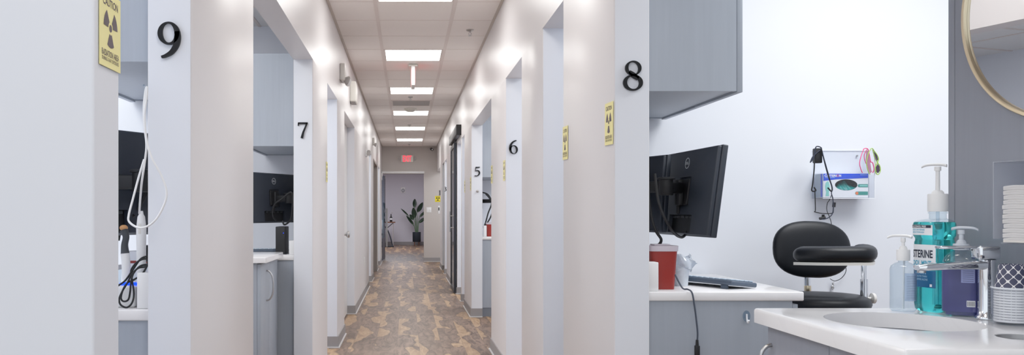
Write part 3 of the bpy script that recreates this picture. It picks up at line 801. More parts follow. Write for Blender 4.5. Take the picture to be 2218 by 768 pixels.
cable('monitor_cable', 'tangled black cables hanging beside numeral 5', [(0.86,9.62,1.40),(0.93,9.60,1.37),(0.97,9.60,1.28),(0.93,9.60,1.16),(0.90,9.60,1.05),(0.88,9.6,1.00),(0.95,9.6,1.10),(0.985,9.6,1.22),(0.95,9.58,1.32),(0.90,9.58,1.38)], 0.008, 'mblack')
cable('monitor_cable', 'thick black cables coiled in front of the unlit monitor left of numeral 9', [at(255,520,2.70),at(262,495,2.70),at(285,470,2.70),at(305,440,2.70),at(322,400,2.70),at(300,395,2.69),at(275,400,2.69),at(262,420,2.69),at(268,450,2.68),at(290,470,2.68)], 0.007, 'mblack')

# ------------------------------------------------------------------ things on the worktop right of numeral 8
ZT = 0.8885
def taper_box(mb, cx, cy, z0, z1, w0, d0, w1, d1, n=5.0, seg=40, cap=True, rot=0.0):
    rings = []
    for k in range(7):
        t = k/6; w, d, z = w0+(w1-w0)*t, d0+(d1-d0)*t, z0+(z1-z0)*t
        rings.append([Vector((cx, cy, z))+Matrix.Rotation(rot, 3, 'Z') @ Vector((math.copysign(abs(math.cos(a))**(2/n), math.cos(a))*w/2, math.copysign(abs(math.sin(a))**(2/n), math.sin(a))*d/2, 0)) for a in [2*PI*j/seg for j in range(seg)]])
    return mb.grid_rings(rings, cap)
def sharps(lab, x, y, z):
    t = thing('sharps_container', lab, 'sharps bin', (x,y,z), group='red sharps bins')
    obj('bin', taper_box(MB(), x, y, z, z+0.138, 0.082, 0.085, 0.100, 0.105), 'red', t)
    l = obj('lid', taper_box(MB(), x, y, z+0.1385, z+0.158, 0.106, 0.110, 0.108, 0.112), mat('pale_translucent_lid', (205,196,206), 0.3, var=0.05) if 'lidm' not in M else M['lidm'], t, label='pale translucent lid')
    M.setdefault('lidm', l.data.materials[0])
    obj('flap', MB().box(x-0.03, x+0.03, y-0.02, y+0.035, z+0.1582, z+0.163, 0.002), 'lidm', l)
    return t
s8 = sharps('red sharps bin with pale lid on the worktop right of numeral 8', 0.935, 3.092, ZT)
dup(s8, 'small red sharps bin on the worktop beside numeral 5', (0.955,9.62,0.8955))
tag(obj('tissue_box', MB().box(0.849, 0.892, 2.975, 3.03, ZT, ZT+0.103, 0.003), 'white'), 'white box at the left edge of the worktop before the red bin', 'box')
# bag lined tub
t = thing('lined_tub', 'small clear tub lined with a crumpled plastic bag beside the red bin', 'tub', (1.045,3.21,ZT))
obj('tub', MB().lathe([(0.028,0.0),(0.034,0.078),(0.035,0.08),(0.033,0.079),(0.027,0.003)], (1.045,3.21,ZT), 28), mat('cloudy_plastic', (206,214,224), 0.35, var=0.12, scale=90), t)
bag = []
for k in range(9):
    z = ZT+0.06+0.055*k/8; rr = 0.0355+0.010*math.sin(k*0.5)+0.004*k/8
    bag.append([Vector((1.05+rr*(1+0.16*math.sin(5*a+k*0.8)+0.10*math.sin(9*a-k))*math.cos(a), 3.21+rr*(1+0.16*math.sin(5*a+k*0.8))*math.sin(a), z+0.008*math.sin(3*a+k))) for a in [2*PI*j/36 for j in range(36)]])
obj('bag', MB().grid_rings(bag, cap=False), clear_mat('film_plastic', (236,240,246), 0.12, 0.15, body=0.45, body_rgb=(214,222,232)), t)
# keyboard
def keyboard(lab, loc, rz, tilt=-0.12):
    t = thing('keyboard', lab, 'keyboard', loc, (tilt,0,rz), group='desk keyboards')
    obj('case', MB().box(-0.22, 0.22, -0.065, 0.065, 0.004, 0.022, 0.006, 3), 'keyb', t, local=True)
    ks = MB()
    for r in range(5):
        for k in range(15):
            ks.box(-0.212+k*0.0283, -0.188+k*0.0283, -0.057+r*0.0232, -0.037+r*0.0232, 0.0221, 0.0275, 0.002, 1)
    ko = obj('keys', ks, 'keytop', t, local=True)
    for s in (-1,1): obj('foot', MB().box(s*0.18-0.015, s*0.18+0.015, -0.062, -0.052, -0.011, 0.004, 0.002), 'keyb', t, local=True)
    return t
k8 = keyboard('slate keyboard with pale keys propped on the worktop right of numeral 8', (1.140,3.27,ZT+0.004), math.radians(-64.6)+0.0, -0.10)
dup(k8, 'dark keyboard on the worktop below the monitor left of numeral 7', (-1.08,5.62,0.897), (-0.10,0,math.radians(8)))
# hanging charging cord
cw = [at(1462,594,3.0), at(1478,608,2.985), at(1490,622,2.965), at(1499,636,2.945), at(1504,660,2.942), at(1508,690,2.942), at(1511,720,2.942), at(1510,740,2.942)]
cw[0].z = max(cw[0].z, 0.905); cw[1].z = 0.90; cw[2].z = 0.8965; cw[3].z = 0.886
t = thing('charging_cord', 'slate cord hanging over the front edge of the worktop with a black plug', 'cord', cw[0])
obj('cable', MB().tube(cw, 0.0030, 8, 8), 'cord', t)
e = cw[-1]
pl = obj('plug', MB().box(e.x-0.0085, e.x+0.0085, e.y-0.006, e.y+0.006, e.z-0.050, e.z-0.012, 0.002).cyl((e.x,e.y,e.z-0.013), (e.x,e.y,e.z+0.008), 0.006, 0.0045), 'mblack', t, label='black plug')
obj('plug_tip', MB().box(e.x-0.006, e.x+0.006, e.y-0.0035, e.y+0.0035, e.z-0.062, e.z-0.050), 'nickel', pl)
c = at(1617,684,2.966)
t = thing('adhesive_hook', 'clear adhesive hook stuck on the side of the grey base cabinet', 'hook', (c.x,2.968,c.z))
obj('backing', MB().prism([(0.013*math.cos(2*PI*k/24), 0.020*math.sin(2*PI*k/24)) for k in range(24)], lambda u, v, d: Vector((c.x+u,2.9675-d,c.z+v)), 0, 0.003), 'clearb', t)
obj('hook', MB().tube([(c.x,2.964,c.z+0.008),(c.x,2.962,c.z-0.012),(c.x,2.954,c.z-0.022),(c.x,2.946,c.z-0.012)], 0.003), 'acedge', t)

# ------------------------------------------------------------------ assistant's stool
sx, sy = 1.69, 3.43
t = thing('saddle_stool', 'black padded stool with oval backrest and curved armrest by the white wall', 'stool', (sx,sy,0))
seat = MB().lathe([(0.02,-0.075),(0.150,-0.073),(0.178,-0.058),(0.186,-0.034),(0.180,-0.014),(0.155,-0.002),(0.10,0.0),(0.02,-0.003)], (sx,sy,0.835), 48)
obj('seat', seat, 'leather', t)
obj('seat_pan', MB().lathe([(0.03,0.0),(0.145,0.0),(0.145,0.012),(0.03,0.014)], (sx,sy,0.747), 40), 'mblack', t)
bp = MB(); q = Matrix.Rotation(math.radians(-6), 4, 'X') @ Matrix.Rotation(math.radians(2), 4, 'Y')
bc = at(1758,539.5,3.62)
bp.ell((bc.x,3.62,bc.z), (0.167,0.034,0.1225), 48, 22, 2.45, q)
obj('backrest', bp, 'leather', t)
obj('back_post', MB().tube([(bc.x,3.655,bc.z-0.02),(bc.x,3.66,0.90),(bc.x,3.655,0.80),(bc.x-0.01,3.60,0.752),(sx,3.50,0.742)], 0.013, 12, 8), 'chrome', t)
obj('post_collar', MB().lathe([(0.0135,0),(0.0145,0.003),(0.0145,0.022),(0.0135,0.025)], (bc.x,3.656,0.825), 20), 'brass', t)
# armrest: a fat curved bar lying in a shallow arc in front of the backrest
ap = [Vector(p) for p in ((1.556,3.36,1.000),(1.585,3.30,1.003),(1.65,3.255,1.005),(1.73,3.245,1.006),(1.77,3.255,1.006),(1.803,3.305,1.010),(1.816,3.375,1.012))]
AP = spline(ap, 8); rings = []
for i, p in enumerate(AP):
    tg = (AP[min(i+1,len(AP)-1)]-AP[max(i-1,0)]).normalized(); sd = tg.cross(Vector((0,0,1))).normalized()
    u = i/(len(AP)-1); k = max(0.12, min(1.0, (min(u, 1-u)/0.10)))**0.5
    rings.append([p + sd*0.042*k*math.copysign(abs(math.cos(a))**0.8, math.cos(a)) + Vector((0,0,0.032*k*math.copysign(abs(math.sin(a))**0.8, math.sin(a)))) for a in [2*PI*j/20 for j in range(20)]])
obj('armrest', MB().grid_rings(rings), 'leather', t, ang=60)
rings = []
for i, p in enumerate(AP[3:-2]):
    tg = (AP[min(i+4,len(AP)-1)]-AP[i+2]).normalized(); sd = tg.cross(Vector((0,0,1))).normalized()
    rings.append([p+sd*0.033+Vector((0,0,-0.041)), p-sd*0.033+Vector((0,0,-0.041)), p-sd*0.033+Vector((0,0,-0.030)), p+sd*0.033+Vector((0,0,-0.030))])
obj('armrest_plate', MB().grid_rings(rings), 'offwhite', t, ang=20, label='pale underside plate')
apx = 1.842
obj('armrest_post', MB().cyl((apx,3.385,0.965), (apx,3.385,0.88), 0.010).box(apx-0.02, apx+0.016, 3.365, 3.405, 0.962, 0.982, 0.004), 'chrome', t)
obj('post_sleeve', MB().cyl((apx,3.385,0.90), (apx,3.385,0.74), 0.0145).tube([(apx,3.385,0.745),(apx-0.02,3.40,0.732),(sx+0.1,3.42,0.735)], 0.012, 10, 6), 'chrome', t)
obj('adjuster_knob', MB().cyl((apx+0.012,3.385,0.822), (apx+0.03,3.385,0.822), 0.005).lathe([(0.012,0),(0.021,0.003),(0.021,0.013),(0.013,0.016)], (apx+0.028,3.385,0.822), 18, Matrix.Rotation(PI/2, 4, 'Y')), 'lampgrey', t)
obj('gas_column', MB().cyl((sx,sy,0.745), (sx,sy,0.42), 0.014).cyl((sx,sy,0.42), (sx,sy,0.085), 0.025), 'chrome', t)
obj('foot_ring', MB().tube([(sx+0.2*math.cos(2*PI*k/12), sy+0.2*math.sin(2*PI*k/12), 0.30) for k in range(12)], 0.009, 8, 3, True).tube([(sx-0.2,sy,0.30),(sx,sy,0.30),(sx+0.2,sy,0.30)], 0.006, 6, 1), 'chrome', t)
for k in range(5):
    a = 2*PI*k/5+0.3; ex, ey = sx+0.26*math.cos(a), sy+0.26*math.sin(a)
    l = obj('leg', MB().tube([(sx,sy,0.10),(sx+0.13*math.cos(a),sy+0.13*math.sin(a),0.09),(ex,ey,0.068)], lambda u: 0.018-0.006*u, 8, 4), 'chrome', t)
    obj('caster', MB().cyl((ex-0.012*math.sin(a),ey+0.012*math.cos(a),0.026), (ex+0.012*math.sin(a),ey-0.012*math.cos(a),0.026), 0.026).cyl((ex,ey,0.04), (ex,ey,0.068), 0.006), 'mblack', l)

# ------------------------------------------------------------------ acrylic holder, gloves, eyewear, loupes on the white wall
t = thing('acrylic_holder', 'clear acrylic holder on the white wall with a glove carton inside', 'wall holder', (1.97,3.86,1.23))
ox0, ox1, oy0 = 1.862, 2.092, 3.762
def plate_part(name, *b): return obj(name, MB().box(*b), 'acrylic', t, smooth=False)
plate_part('back_plate', ox0, 2.122, 3.857, 3.861, 1.232, 1.452)
plate_part('floor_plate', ox0, ox1, oy0, 3.857, 1.2305, 1.2345)
plate_part('front_plate', ox0, ox1, oy0-0.003, oy0, 1.2305, 1.338)
plate_part('side_plate', ox0-0.003, ox0, oy0, 3.857, 1.2305, 1.345); plate_part('side_plate', ox1, ox1+0.003, oy0, 3.857, 1.2305, 1.45)
eb = MB()
for b in ((ox0,ox1,oy0-0.0035,oy0-0.0005,1.2295,1.2325), (ox1+0.0005,ox1+0.0036,oy0-0.0036,oy0,1.2305,1.45), (ox0,2.122,3.8565,3.8590,1.4515,1.4535), (2.1205,2.1225,3.857,3.861,1.232,1.452)): eb.box(*b)
obj('polished_edge', eb, 'acedge', t, smooth=False)
obj('screw', MB().cyl((2.066,3.857,1.427), (2.066,3.853,1.427), 0.004), 'nickel', t)
gx0, gx1, gy, gz0, gz1 = 1.871, 2.073, 3.775, 1.2350, 1.3425
t = thing('glove_carton', 'white and blue glove carton in the acrylic wall holder', 'glove box', ((gx0+gx1)/2,3.81,gz0))
gcx, gcz = at(1832.9,400,gy).x, at(1832.9,400,gy).z
body = MB().box(gx0, gx1, gy, 3.853, gz0, gz1)
ec = MB().prism([(gcx+0.0505*math.cos(2*PI*k/48), gcz+0.0250*math.sin(2*PI*k/48)) for k in range(48)], lambda u, v, d: Vector((u,gy-0.01+d,v)), 0, 0.05)
obj('carton', body.cut(ec), 'cardw', t, smooth=False)
obj('side_print', MB().box(gx0-0.0006, gx0-0.0001, gy+0.004, 3.850, gz0+0.002, gz1-0.001), 'cards', t, smooth=False)
obj('edge_stripe', MB().box(gx0-0.0010, gx0-0.0007, gy+0.006, gy+0.022, gz0+0.002, gz1-0.001), 'royal', t, smooth=False)
fy = lambda u, v, d: Vector((u,gy-0.0004-d,v))
band = [(gx0+0.0005, gz1-0.0005), (gx1-0.0005, gz1-0.0005), (gx1-0.0005, gz1-0.020), (gx0+0.06, gz1-0.026), (gx0+0.0005, gz1-0.033)]
obj('header_band', MB().prism(band, fy, 0, 0.0004), 'royal', t, smooth=False)
text_on('lettering', 'CRITERI', (gx0+0.0325,gy-0.0012,gz1-0.0095), 0, 'labelw', t, 0.054, 0.0105, bold=0.03)
text_on('lettering', 'N', (gx0+0.0758,gy-0.0012,gz1-0.0095), 0, 'labelw', t, 0.0085, 0.0105, bold=0.03)
o_, i_ = ring2((gx0+0.0650,gz1-0.0095), (0.0054,0.0054), (0.0036,0.0036), n=28)
obj('letter_ring', MB().ribbon(o_, i_, fy, 0.0006, 0.0010, closed=True), 'orange', t, smooth=False)
obj('subtitle_line', MB().prism([(gx0+0.008,gz1-0.0195),(gx0+0.052,gz1-0.0195),(gx0+0.052,gz1-0.0178),(gx0+0.008,gz1-0.0178)], fy, 0.0005, 0.0008), 'paleblue', t, smooth=False)
obj('title_line', MB().prism([(gx1-0.036,gz1-0.0068),(gx1-0.004,gz1-0.0068),(gx1-0.004,gz1-0.0050),(gx1-0.036,gz1-0.0050)], fy, 0.0005, 0.0008), 'paleblue', t, smooth=False)
hand = [(0.010,0.006),(0.026,0.006),(0.0255,0.022),(0.029,0.040),(0.028,0.058),(0.024,0.072),(0.018,0.073),(0.011,0.066),(0.008,0.050),(0.010,0.036),(0.013,0.024)]
obj('glove_picture', MB().prism([(gx0+a,gz0+b) for a, b in hand], fy, 0, 0.0004), 'aqua', t, smooth=False)
for (za, zb, xa) in ((0.046,0.060,0.155),(0.011,0.027,0.143)):
    hh = (zb-za)/2
    pill = [(gx0+xa+hh+hh*math.cos(a), gz0+za+hh+hh*math.sin(a)) for a in [PI/2+PI*k/12 for k in range(13)]]+[(gx1-0.0015,gz0+za),(gx1-0.0015,gz0+zb)]
    pb = obj('badge', MB().prism(pill, fy, 0, 0.0004), 'gteal', t, smooth=False)
    if za > 0.04: obj('badge_inset', MB().box(gx0+xa+0.009, gx1-0.004, gy-0.0012, gy-0.0009, gz0+za+0.004, gz0+zb-0.004), 'aqua', pb, smooth=False)
    else:
        obj('badge_disc', MB().prism([(gx0+xa+hh+0.0065*math.cos(2*PI*k/20), gz0+za+hh+0.0065*math.sin(2*PI*k/20)) for k in range(20)], fy, 0.0005, 0.0008), 'orange', pb, smooth=False)
# shade inside the carton painted on a dark liner, and the gloves bunched there
def ell_ring(k, y): return [Vector((gcx+0.0504*k*math.cos(2*PI*j/48), y, gcz+0.0249*k*math.sin(2*PI*j/48))) for j in range(48)]
obj('opening_shade', MB().grid_rings([ell_ring(1, gy+0.0002), ell_ring(0.995, gy+0.038), ell_ring(0.02, gy+0.0385)], cap=False), 'hole', t, label='shade of the oval opening as a dark lining')
rows = []
for j in range(9):
    row = []; q = j/8
    for k in range(33):
        u = -0.046+0.092*k/32
        lim = 0.0245*math.sqrt(max(0.02, 1-(u/0.0500)**2))
        top = min(lim*0.9, max(-0.010, 0.020-abs(u-0.002)*0.75+0.003*math.sin(u*210)))
        v = -lim*0.97+(top+lim*0.97)*q
        row.append(Vector((gcx+u, gy+0.003+0.026*q+0.003*math.sin(k*0.9+j*0.5)*(1-abs(q-0.5)), gcz+v)))
    rows.append(row)
tag(obj('nitrile_gloves', MB().grid_rings(rows, cap=False, closed=False), 'glove', ang=25), 'teal gloves bunched inside the oval opening of the carton', 'gloves')['kind'] = 'stuff'
# safety glasses over the right edge of the holder
def glasses(lab, p, fm, lm, Y):
    """p: 2-D survey points of temple A, bridge top, front and temple B"""
    t = thing('safety_glasses', lab, 'glasses', at(p['a'][1][0], p['a'][1][1], Y), group='bright safety glasses')
    obj('temple', MB().tube([at(x,y,Y+dy) for x, y, dy in p['t1']], 0.0019, 8, 6), fm, t)
    obj('temple', MB().tube([at(x,y,Y+dy) for x, y, dy in p['t2']], 0.0019, 8, 6), fm, t)
    obj('frame', MB().tube([at(x,y,Y+dy) for x, y, dy in p['f']], 0.0022, 8, 6), fm, t)
    for q in p['l']:
        obj('lens', MB().prism([(x,y) for x, y in q], lambda u, v, d: at(u,v,Y-0.002+d), 0, 0.002), lm, t)
    return t
Yg = 3.752
glasses('pink framed safety glasses hooked over the acrylic holder', dict(a=((1866,350),(1872,325)),
    t1=[(1871,323,0.0),(1866,335,-0.004),(1862,352,-0.006),(1864,364,-0.006),(1868,374,-0.004)],
    t2=[(1878,323,0.03),(1872,336,0.03),(1875,352,0.03),(1884,364,0.03),(1888,372,0.03)],
    f=[(1870,323,0.0),(1874,321,0.01),(1880,323,0.012),(1883,335,0.012),(1886,350,0.012),(1890,352,0.012),(1893,366,0.012),(1890,374,0.012)],
    l=[[(1876,325),(1882,326),(1885,350),(1888,372),(1884,376),(1878,362),(1875,345)]]), 'pink', 'rose', Yg)
glasses('lime green framed safety glasses with smoked lenses on the holder corner', dict(a=((1880,350),(1884,325)),
    t1=[(1886,323,-0.008),(1881,332,-0.010),(1877,348,-0.012),(1878,362,-0.012),(1882,374,-0.010),(1885,377,-0.010)],
    t2=[(1890,324,0.02),(1894,340,0.024),(1897,360,0.026),(1899,374,0.026)],
    f=[(1885,323,-0.008),(1889,321,-0.006),(1893,326,0.0),(1899,334,0.0),(1903,344,0.0),(1901,352,0.0),(1905,358,0.0),(1907,368,0.0),(1903,377,0.0),(1898,375,0.0),(1896,362,0.0),(1900,352,0.0),(1895,340,0.0),(1891,328,0.0)],
    l=[[(1892,327),(1899,335),(1902,345),(1899,350),(1895,341)],[(1901,355),(1905,360),(1906,369),(1902,375),(1898,372),(1897,362)]]), 'lime', 'smoke', Yg)
# corded loupes hung at the left of the holder
Yl = 3.75
t = thing('corded_loupes', 'black corded magnifier glasses hanging at the left of the acrylic holder', 'loupes', at(1770,336,Yl))
bx_ = at(1763,321,Yl); b2 = at(1779,353,Yl)
obj('battery_pack', MB().box(bx_.x, b2.x, Yl-0.012, Yl+0.016, b2.z, bx_.z, 0.004), 'mblack', t)
obj('strap', MB().tube([at(x,y,Yl-0.016) for x, y in ((1755,352),(1760,340),(1770,330),(1779,322),(1776,318),(1769,317),(1766,322),(1764,336),(1757,350))], 0.0028, 8, 5), 'navy', t)
obj('temple', MB().tube([at(x,y,Yl) for x, y in ((1764,353),(1763,372),(1760,400),(1758,411),(1762,414),(1767,412),(1763,405))], 0.0030, 8, 5), 'mblack', t)
obj('temple', MB().tube([at(x,y,Yl-0.02) for x, y in ((1779,322),(1786,350),(1794,380),(1802,404),(1801,414),(1793,406))], 0.0032, 8, 5), 'mblack', t)
obj('cord', MB().tube([at(x,y,Yl-0.022) for x, y in ((1781,330),(1789,358),(1798,390),(1803,408),(1801,418),(1804,430),(1805,448),(1803,462),(1796,470),(1786,474),(1780,474))], 0.0022, 6, 5), 'navy', t)
obj('lens_frame', MB().tube([at(x,y,Yl-0.01) for x, y in ((1765,412),(1766,440),(1766,456),(1764,458),(1776,461),(1790,462),(1803,461),(1805,456),(1806,440))], 0.0021, 8, 5), 'mblack', t)
lp = MB(); a = at(1775,473,Yl); b = at(1787,471,Yl)
lp.cyl(a, b, 0.006, 0.008); lp.cyl(at(1783,464,Yl), at(1783,472,Yl), 0.006)
obj('lamp', lp, 'mblack', t)
obj('clip', MB().cyl(at(1807,438,Yl), at(1806,448,Yl), 0.007), 'mblack', t)
obj('loose_cord', MB().tube([at(1802,420,3.77),at(1797,432,3.77),at(1792,440,3.77),at(1791,455,3.77),at(1796,468,3.77),at(1801,485,3.78),at(1806,530,3.82),at(1818,560,3.84),at(1830,572,3.845),at(1832,588,3.845),at(1822,602,3.845),at(1808,608,3.845),at(1798,603,3.845)], 0.0016, 6, 6), 'mblack', t)
c = at(1804,618,3.85)
tag(obj('cable_clip', MB().tube([at(x,y,3.850) for x, y in ((1806,611),(1803,613),(1805,617),(1801,620),(1806,622),(1803,626),(1801,622))], 0.0030, 8, 5), 'nickel'), 'tiny metal cord clip on the white wall below the stool backrest', 'clip')

# ------------------------------------------------------------------ vanity at right with sink
VZ, VX0, VXP, VY0, VY1, VT = 0.8976, 0.981, 1.535, 1.655, 2.38, 0.040
SWING = math.radians(10)
PMX = Matrix.Translation((VXP,VY1,0)) @ Matrix.Rotation(SWING, 4, 'Z') @ Matrix.Translation((-VXP,-VY1,0))
def swing(o):                       # the panel and what hangs on it stand at a slight angle to the corridor
    o.location = PMX @ Vector(o.location); o.rotation_euler.z += SWING
wp = struct('wall_vanity_panel', MB().box(VXP, VXP+0.06, 0.7, VY1-0.022, 0, HC), 'lamd', smooth=False)
struct('panel_edge', MB().box(VXP-0.0015, VXP+0.06, VY1-0.0212, VY1, 0, HC, 0.001), 'lamd', wp)
swing(wp)
def oval(cx, cy, rx, ry, z0, z1, n=64, k=1.0): return MB().prism([(cx+rx*math.cos(2*PI*j/n), cy+ry*math.sin(2*PI*j/n)) for j in range(n)], lambda u, v, d: Vector((u,v,d)), z0, z1)
SX, SY, SRX, SRY = 1.232, 2.092, 0.172, 0.185
TX, TY = 1.345, 1.815
ct = MB().box(VX0, VXP-0.003, VY0, VY1, VZ-VT, VZ, 0.008, 3, 'z_and_top')
for v_ in ct.bm.verts:
    if v_.co.x > 1.4: v_.co.x += (VY1-v_.co.y)*math.tan(SWING)
ct.cut(oval(SX, SY, SRX, SRY, VZ-0.1, VZ+0.1)).cut(oval(TX, TY, 0.062, 0.062, VZ-0.1, VZ+0.1, 40))
tag(obj('washbasin_counter', ct, 'quartz', ang=40), 'white quartz washbasin counter with rounded front corner', 'countertop')
t = thing('basin', 'white oval undermount basin, its shade painted grey, set in the vanity counter', 'sink', (SX,SY,VZ-0.17))
pr = [(1.0,-VT-0.001),(0.985,-VT-0.02),(0.93,-0.10),(0.80,-0.145),(0.55,-0.163),(0.10,-0.168)]
obj('bowl', MB().grid_rings([[Vector((SX+SRX*1.02*k*math.cos(2*PI*j/56), SY+SRY*1.02*k*math.sin(2*PI*j/56), VZ+z)) for j in range(56)] for k, z in pr], cap=False), 'shaded_bowl_flap', t, ang=60)  # shade inside the white bowl painted as its grey colour
obj('drain', MB().lathe([(0.030,0.0),(0.030,0.003),(0.022,0.004),(0.005,0.002)], (SX,SY,VZ-0.1675), 28), 'chrome', t)
t = thing('counter_chute', 'grey round waste opening in the counter below the paper cups', 'waste chute', (TX,TY,VZ-0.1))
obj('liner', MB().lathe([(0.0615,-0.0015),(0.060,-0.0015),(0.058,-0.05),(0.056,-0.12)], (TX,TY,VZ), 40, cap=False), 'nickel', t)
obj('flap', MB().lathe([(0.056,0.0),(0.056,-0.004),(0.004,-0.006)], (TX,TY,VZ-0.012), 40), 'shaded_bowl_flap', t)
t = thing('vanity_cabinet', 'grey laminate vanity cabinet under the basin counter', 'cabinet', ((VX0+VXP)/2,(VY0+VY1)/2,0))
ca = MB(); z1 = VZ-VT-0.0005
for b in ((1.035,VXP-0.003,VY0+0.02,VY0+0.038,0.1,z1), (1.035,VXP-0.003,VY1-0.038,VY1-0.02,0.1,z1), (1.035,VXP-0.003,VY0+0.038,VY1-0.038,0.1,0.118), (VXP-0.02,VXP-0.003,VY0+0.038,VY1-0.038,0.118,z1)): ca.box(*b)
obj('carcass', ca, 'lamd', t, smooth=False)
obj('toe_kick', MB().box(1.09, VXP-0.003, VY0+0.03, VY1-0.03, 0, 0.1), 'edge', t, smooth=False)
for a, b, hy in ((VY0+0.021, 2.0165, 2.0), (2.0195, VY1-0.021, 2.335)):
    d = obj('door', MB().box(1.014, 1.034, a, b, 0.105, z1-0.004, 0.001), 'lamd', t)
    if hy > 2.1: hz, xh = 0.815, 1.014
    obj('handle', MB().tube([(1.014,hy,0.800),(1.000,hy,0.795),(0.986,hy,0.776),(0.981,hy,0.73),(0.986,hy,0.676),(1.000,hy,0.654),(1.014,hy,0.648)], 0.0055, 10, 6), 'nickel', d)
# mirror
MC, MR = Vector((VXP,VY1-0.3643,1.695)), 0.3063
t = thing('round_mirror', 'round mirror in a brass frame on the grey panel above the washbasin', 'mirror', (VXP,MC.y,MC.z-MR))
mq = Matrix.Rotation(-PI/2, 4, 'Y')
obj('frame', MB().lathe([(MR-0.012,0.0),(MR,0.0),(MR,0.013),(MR-0.002,0.016),(MR-0.010,0.016),(MR-0.012,0.014),(MR-0.012,0.0)], MC+Vector((-0.0008,0,0)), 96, mq, cap=False), 'brass', t)
obj('mirror_glass', MB().lathe([(MR-0.0125,0.001),(MR-0.0125,0.006),(0.001,0.006)], MC+Vector((-0.0008,0,0)), 96, mq), 'mirror', t, smooth=False)
swing(t)
# faucet
fx, fy_ = 1.474, 2.135
t = thing('basin_faucet', 'chrome single lever faucet beside the purple soap bottle', 'faucet', (fx,fy_,VZ))
obj('body', MB().lathe([(0.026,0.0005),(0.026,0.006),(0.0215,0.010),(0.0195,0.03),(0.0195,0.145),(0.021,0.150)], (fx,fy_,VZ), 32), 'chrome', t)
sp_ = []
for k in range(13):
    u = k/12; xx = fx-0.006-0.172*u; zc = VZ+0.137-0.002*u-0.006*u*u; hw = 0.0175-0.003*u; hh = 0.012-0.0035*u
    if k == 12: hw *= 0.8; hh *= 0.7
    sp_.append([Vector((xx, fy_+hw*math.copysign(abs(math.cos(a))**0.5, math.cos(a)), zc+hh*math.copysign(abs(math.sin(a))**0.5, math.sin(a)))) for a in [2*PI*j/28 for j in range(28)]])
obj('spout', MB().grid_rings(sp_), 'chrome', t, ang=50)
obj('aerator', MB().cyl((fx-0.166,fy_,VZ+0.124), (fx-0.166,fy_,VZ+0.117), 0.010), 'nickel', t)
lv = obj('lever', MB().box(fx-0.030, fx+0.024, fy_-0.020, fy_+0.020, VZ+0.1505, VZ+0.186, 0.006, 3), 'chrome', t)
obj('lever_bar', MB().box(fx-0.125, fx-0.026, fy_-0.014, fy_+0.014, VZ+0.1775, VZ+0.1855, 0.003), 'chrome', lv)

# ------------------------------------------------------------------ bottles
def section(hw, hd, n, s_count=240):
    pts = []
    for j in range(s_count+1):
        a = -PI/2+2*PI*j/s_count
        pts.append(Vector((math.copysign(abs(math.cos(a))**(2/n), math.cos(a))*hw, math.copysign(abs(math.sin(a))**(2/n), math.sin(a))*hd)))
    cum = [0]
    for a, b in zip(pts, pts[1:]): cum.append(cum[-1]+(b-a).length)
    return pts, cum
def wrapper(hw, hd, n, eps):
    pts, cum = section(hw+eps, hd+eps, n); tot = cum[-1]
    def f(s, z):
        s = s % tot
        lo, hi = 0, len(cum)-1
        while hi-lo > 1:
            m_ = (lo+hi)//2
            if cum[m_] <= s: lo = m_
            else: hi = m_
        u = (s-cum[lo])/max(1e-9, cum[hi]-cum[lo])
        p = pts[lo].lerp(pts[hi], u)
        return Vector((p.x, p.y, z))
    return f
def wrap_patch(wf, s0, s1, z0, z1, ns=24, corner=0.0):
    rows = []
    for z in (z0, (z0+z1)/2, z1): rows.append([wf(s0+(s1-s0)*k/ns, z) for k in range(ns+1)])
    return MB().grid_rings(rows, cap=False, closed=False)
def loft(prof, n, seg=56, cx=0.0):
    """prof: (half width, half depth, z, exponent)"""
    rings = []
    for hw, hd, z, e in prof:
        rings.append([Vector((cx+math.copysign(abs(math.cos(a))**(2/e), math.cos(a))*hw, math.copysign(abs(math.sin(a))**(2/e), math.sin(a))*hd, z)) for a in [2*PI*j/seg for j in range(seg)]])
    return MB().grid_rings(rings)
def pump(parent, z, m, rn, rc, hc, stem, head, turn=0.0, at_=(0,0,0)):
    """screw collar, stem and nozzle; local coordinates"""
    cb = MB().lathe([(rc*0.98,z),(rc,z+0.002),(rc,z+hc-0.003),(rc*0.95,z+hc)], at_, 36)
    co = obj('pump_collar', cb, m, parent, local=True)
    obj('pump_dome', MB().lathe([(rc*0.62,z+hc),(rc*0.58,z+hc+0.005),(rc*0.40,z+hc+0.010)], at_, 28), m, parent, local=True)
    obj('pump_stem', MB().lathe([(stem,z+hc+0.008),(stem*0.95,z+head-0.018),(stem*1.5,z+head-0.017),(stem*1.5,z+head-0.006)], at_, 20), m, parent, local=True)
    q = Matrix.Translation(at_) @ Matrix.Rotation(turn, 4, 'Z')
    nz = [Vector((0.021,0,z+head-0.004)), Vector((0.010,0,z+head-0.001)), Vector((-0.004,0,z+head)), Vector((-0.026,0,z+head-0.001)), Vector((-0.038,0,z+head-0.006))]
    P = spline(nz, 6); rings = []
    for i, p in enumerate(P):
        u = i/(len(P)-1); w = 0.0085-0.003*u; h = 0.0042-0.001*u
        rings.append([q @ Vector((p.x, w*math.cos(a), p.z+h*math.sin(a))) for a in [2*PI*j/14 for j in range(14)]])
    obj('pump_nozzle', MB().grid_rings(rings), m, parent, local=True)
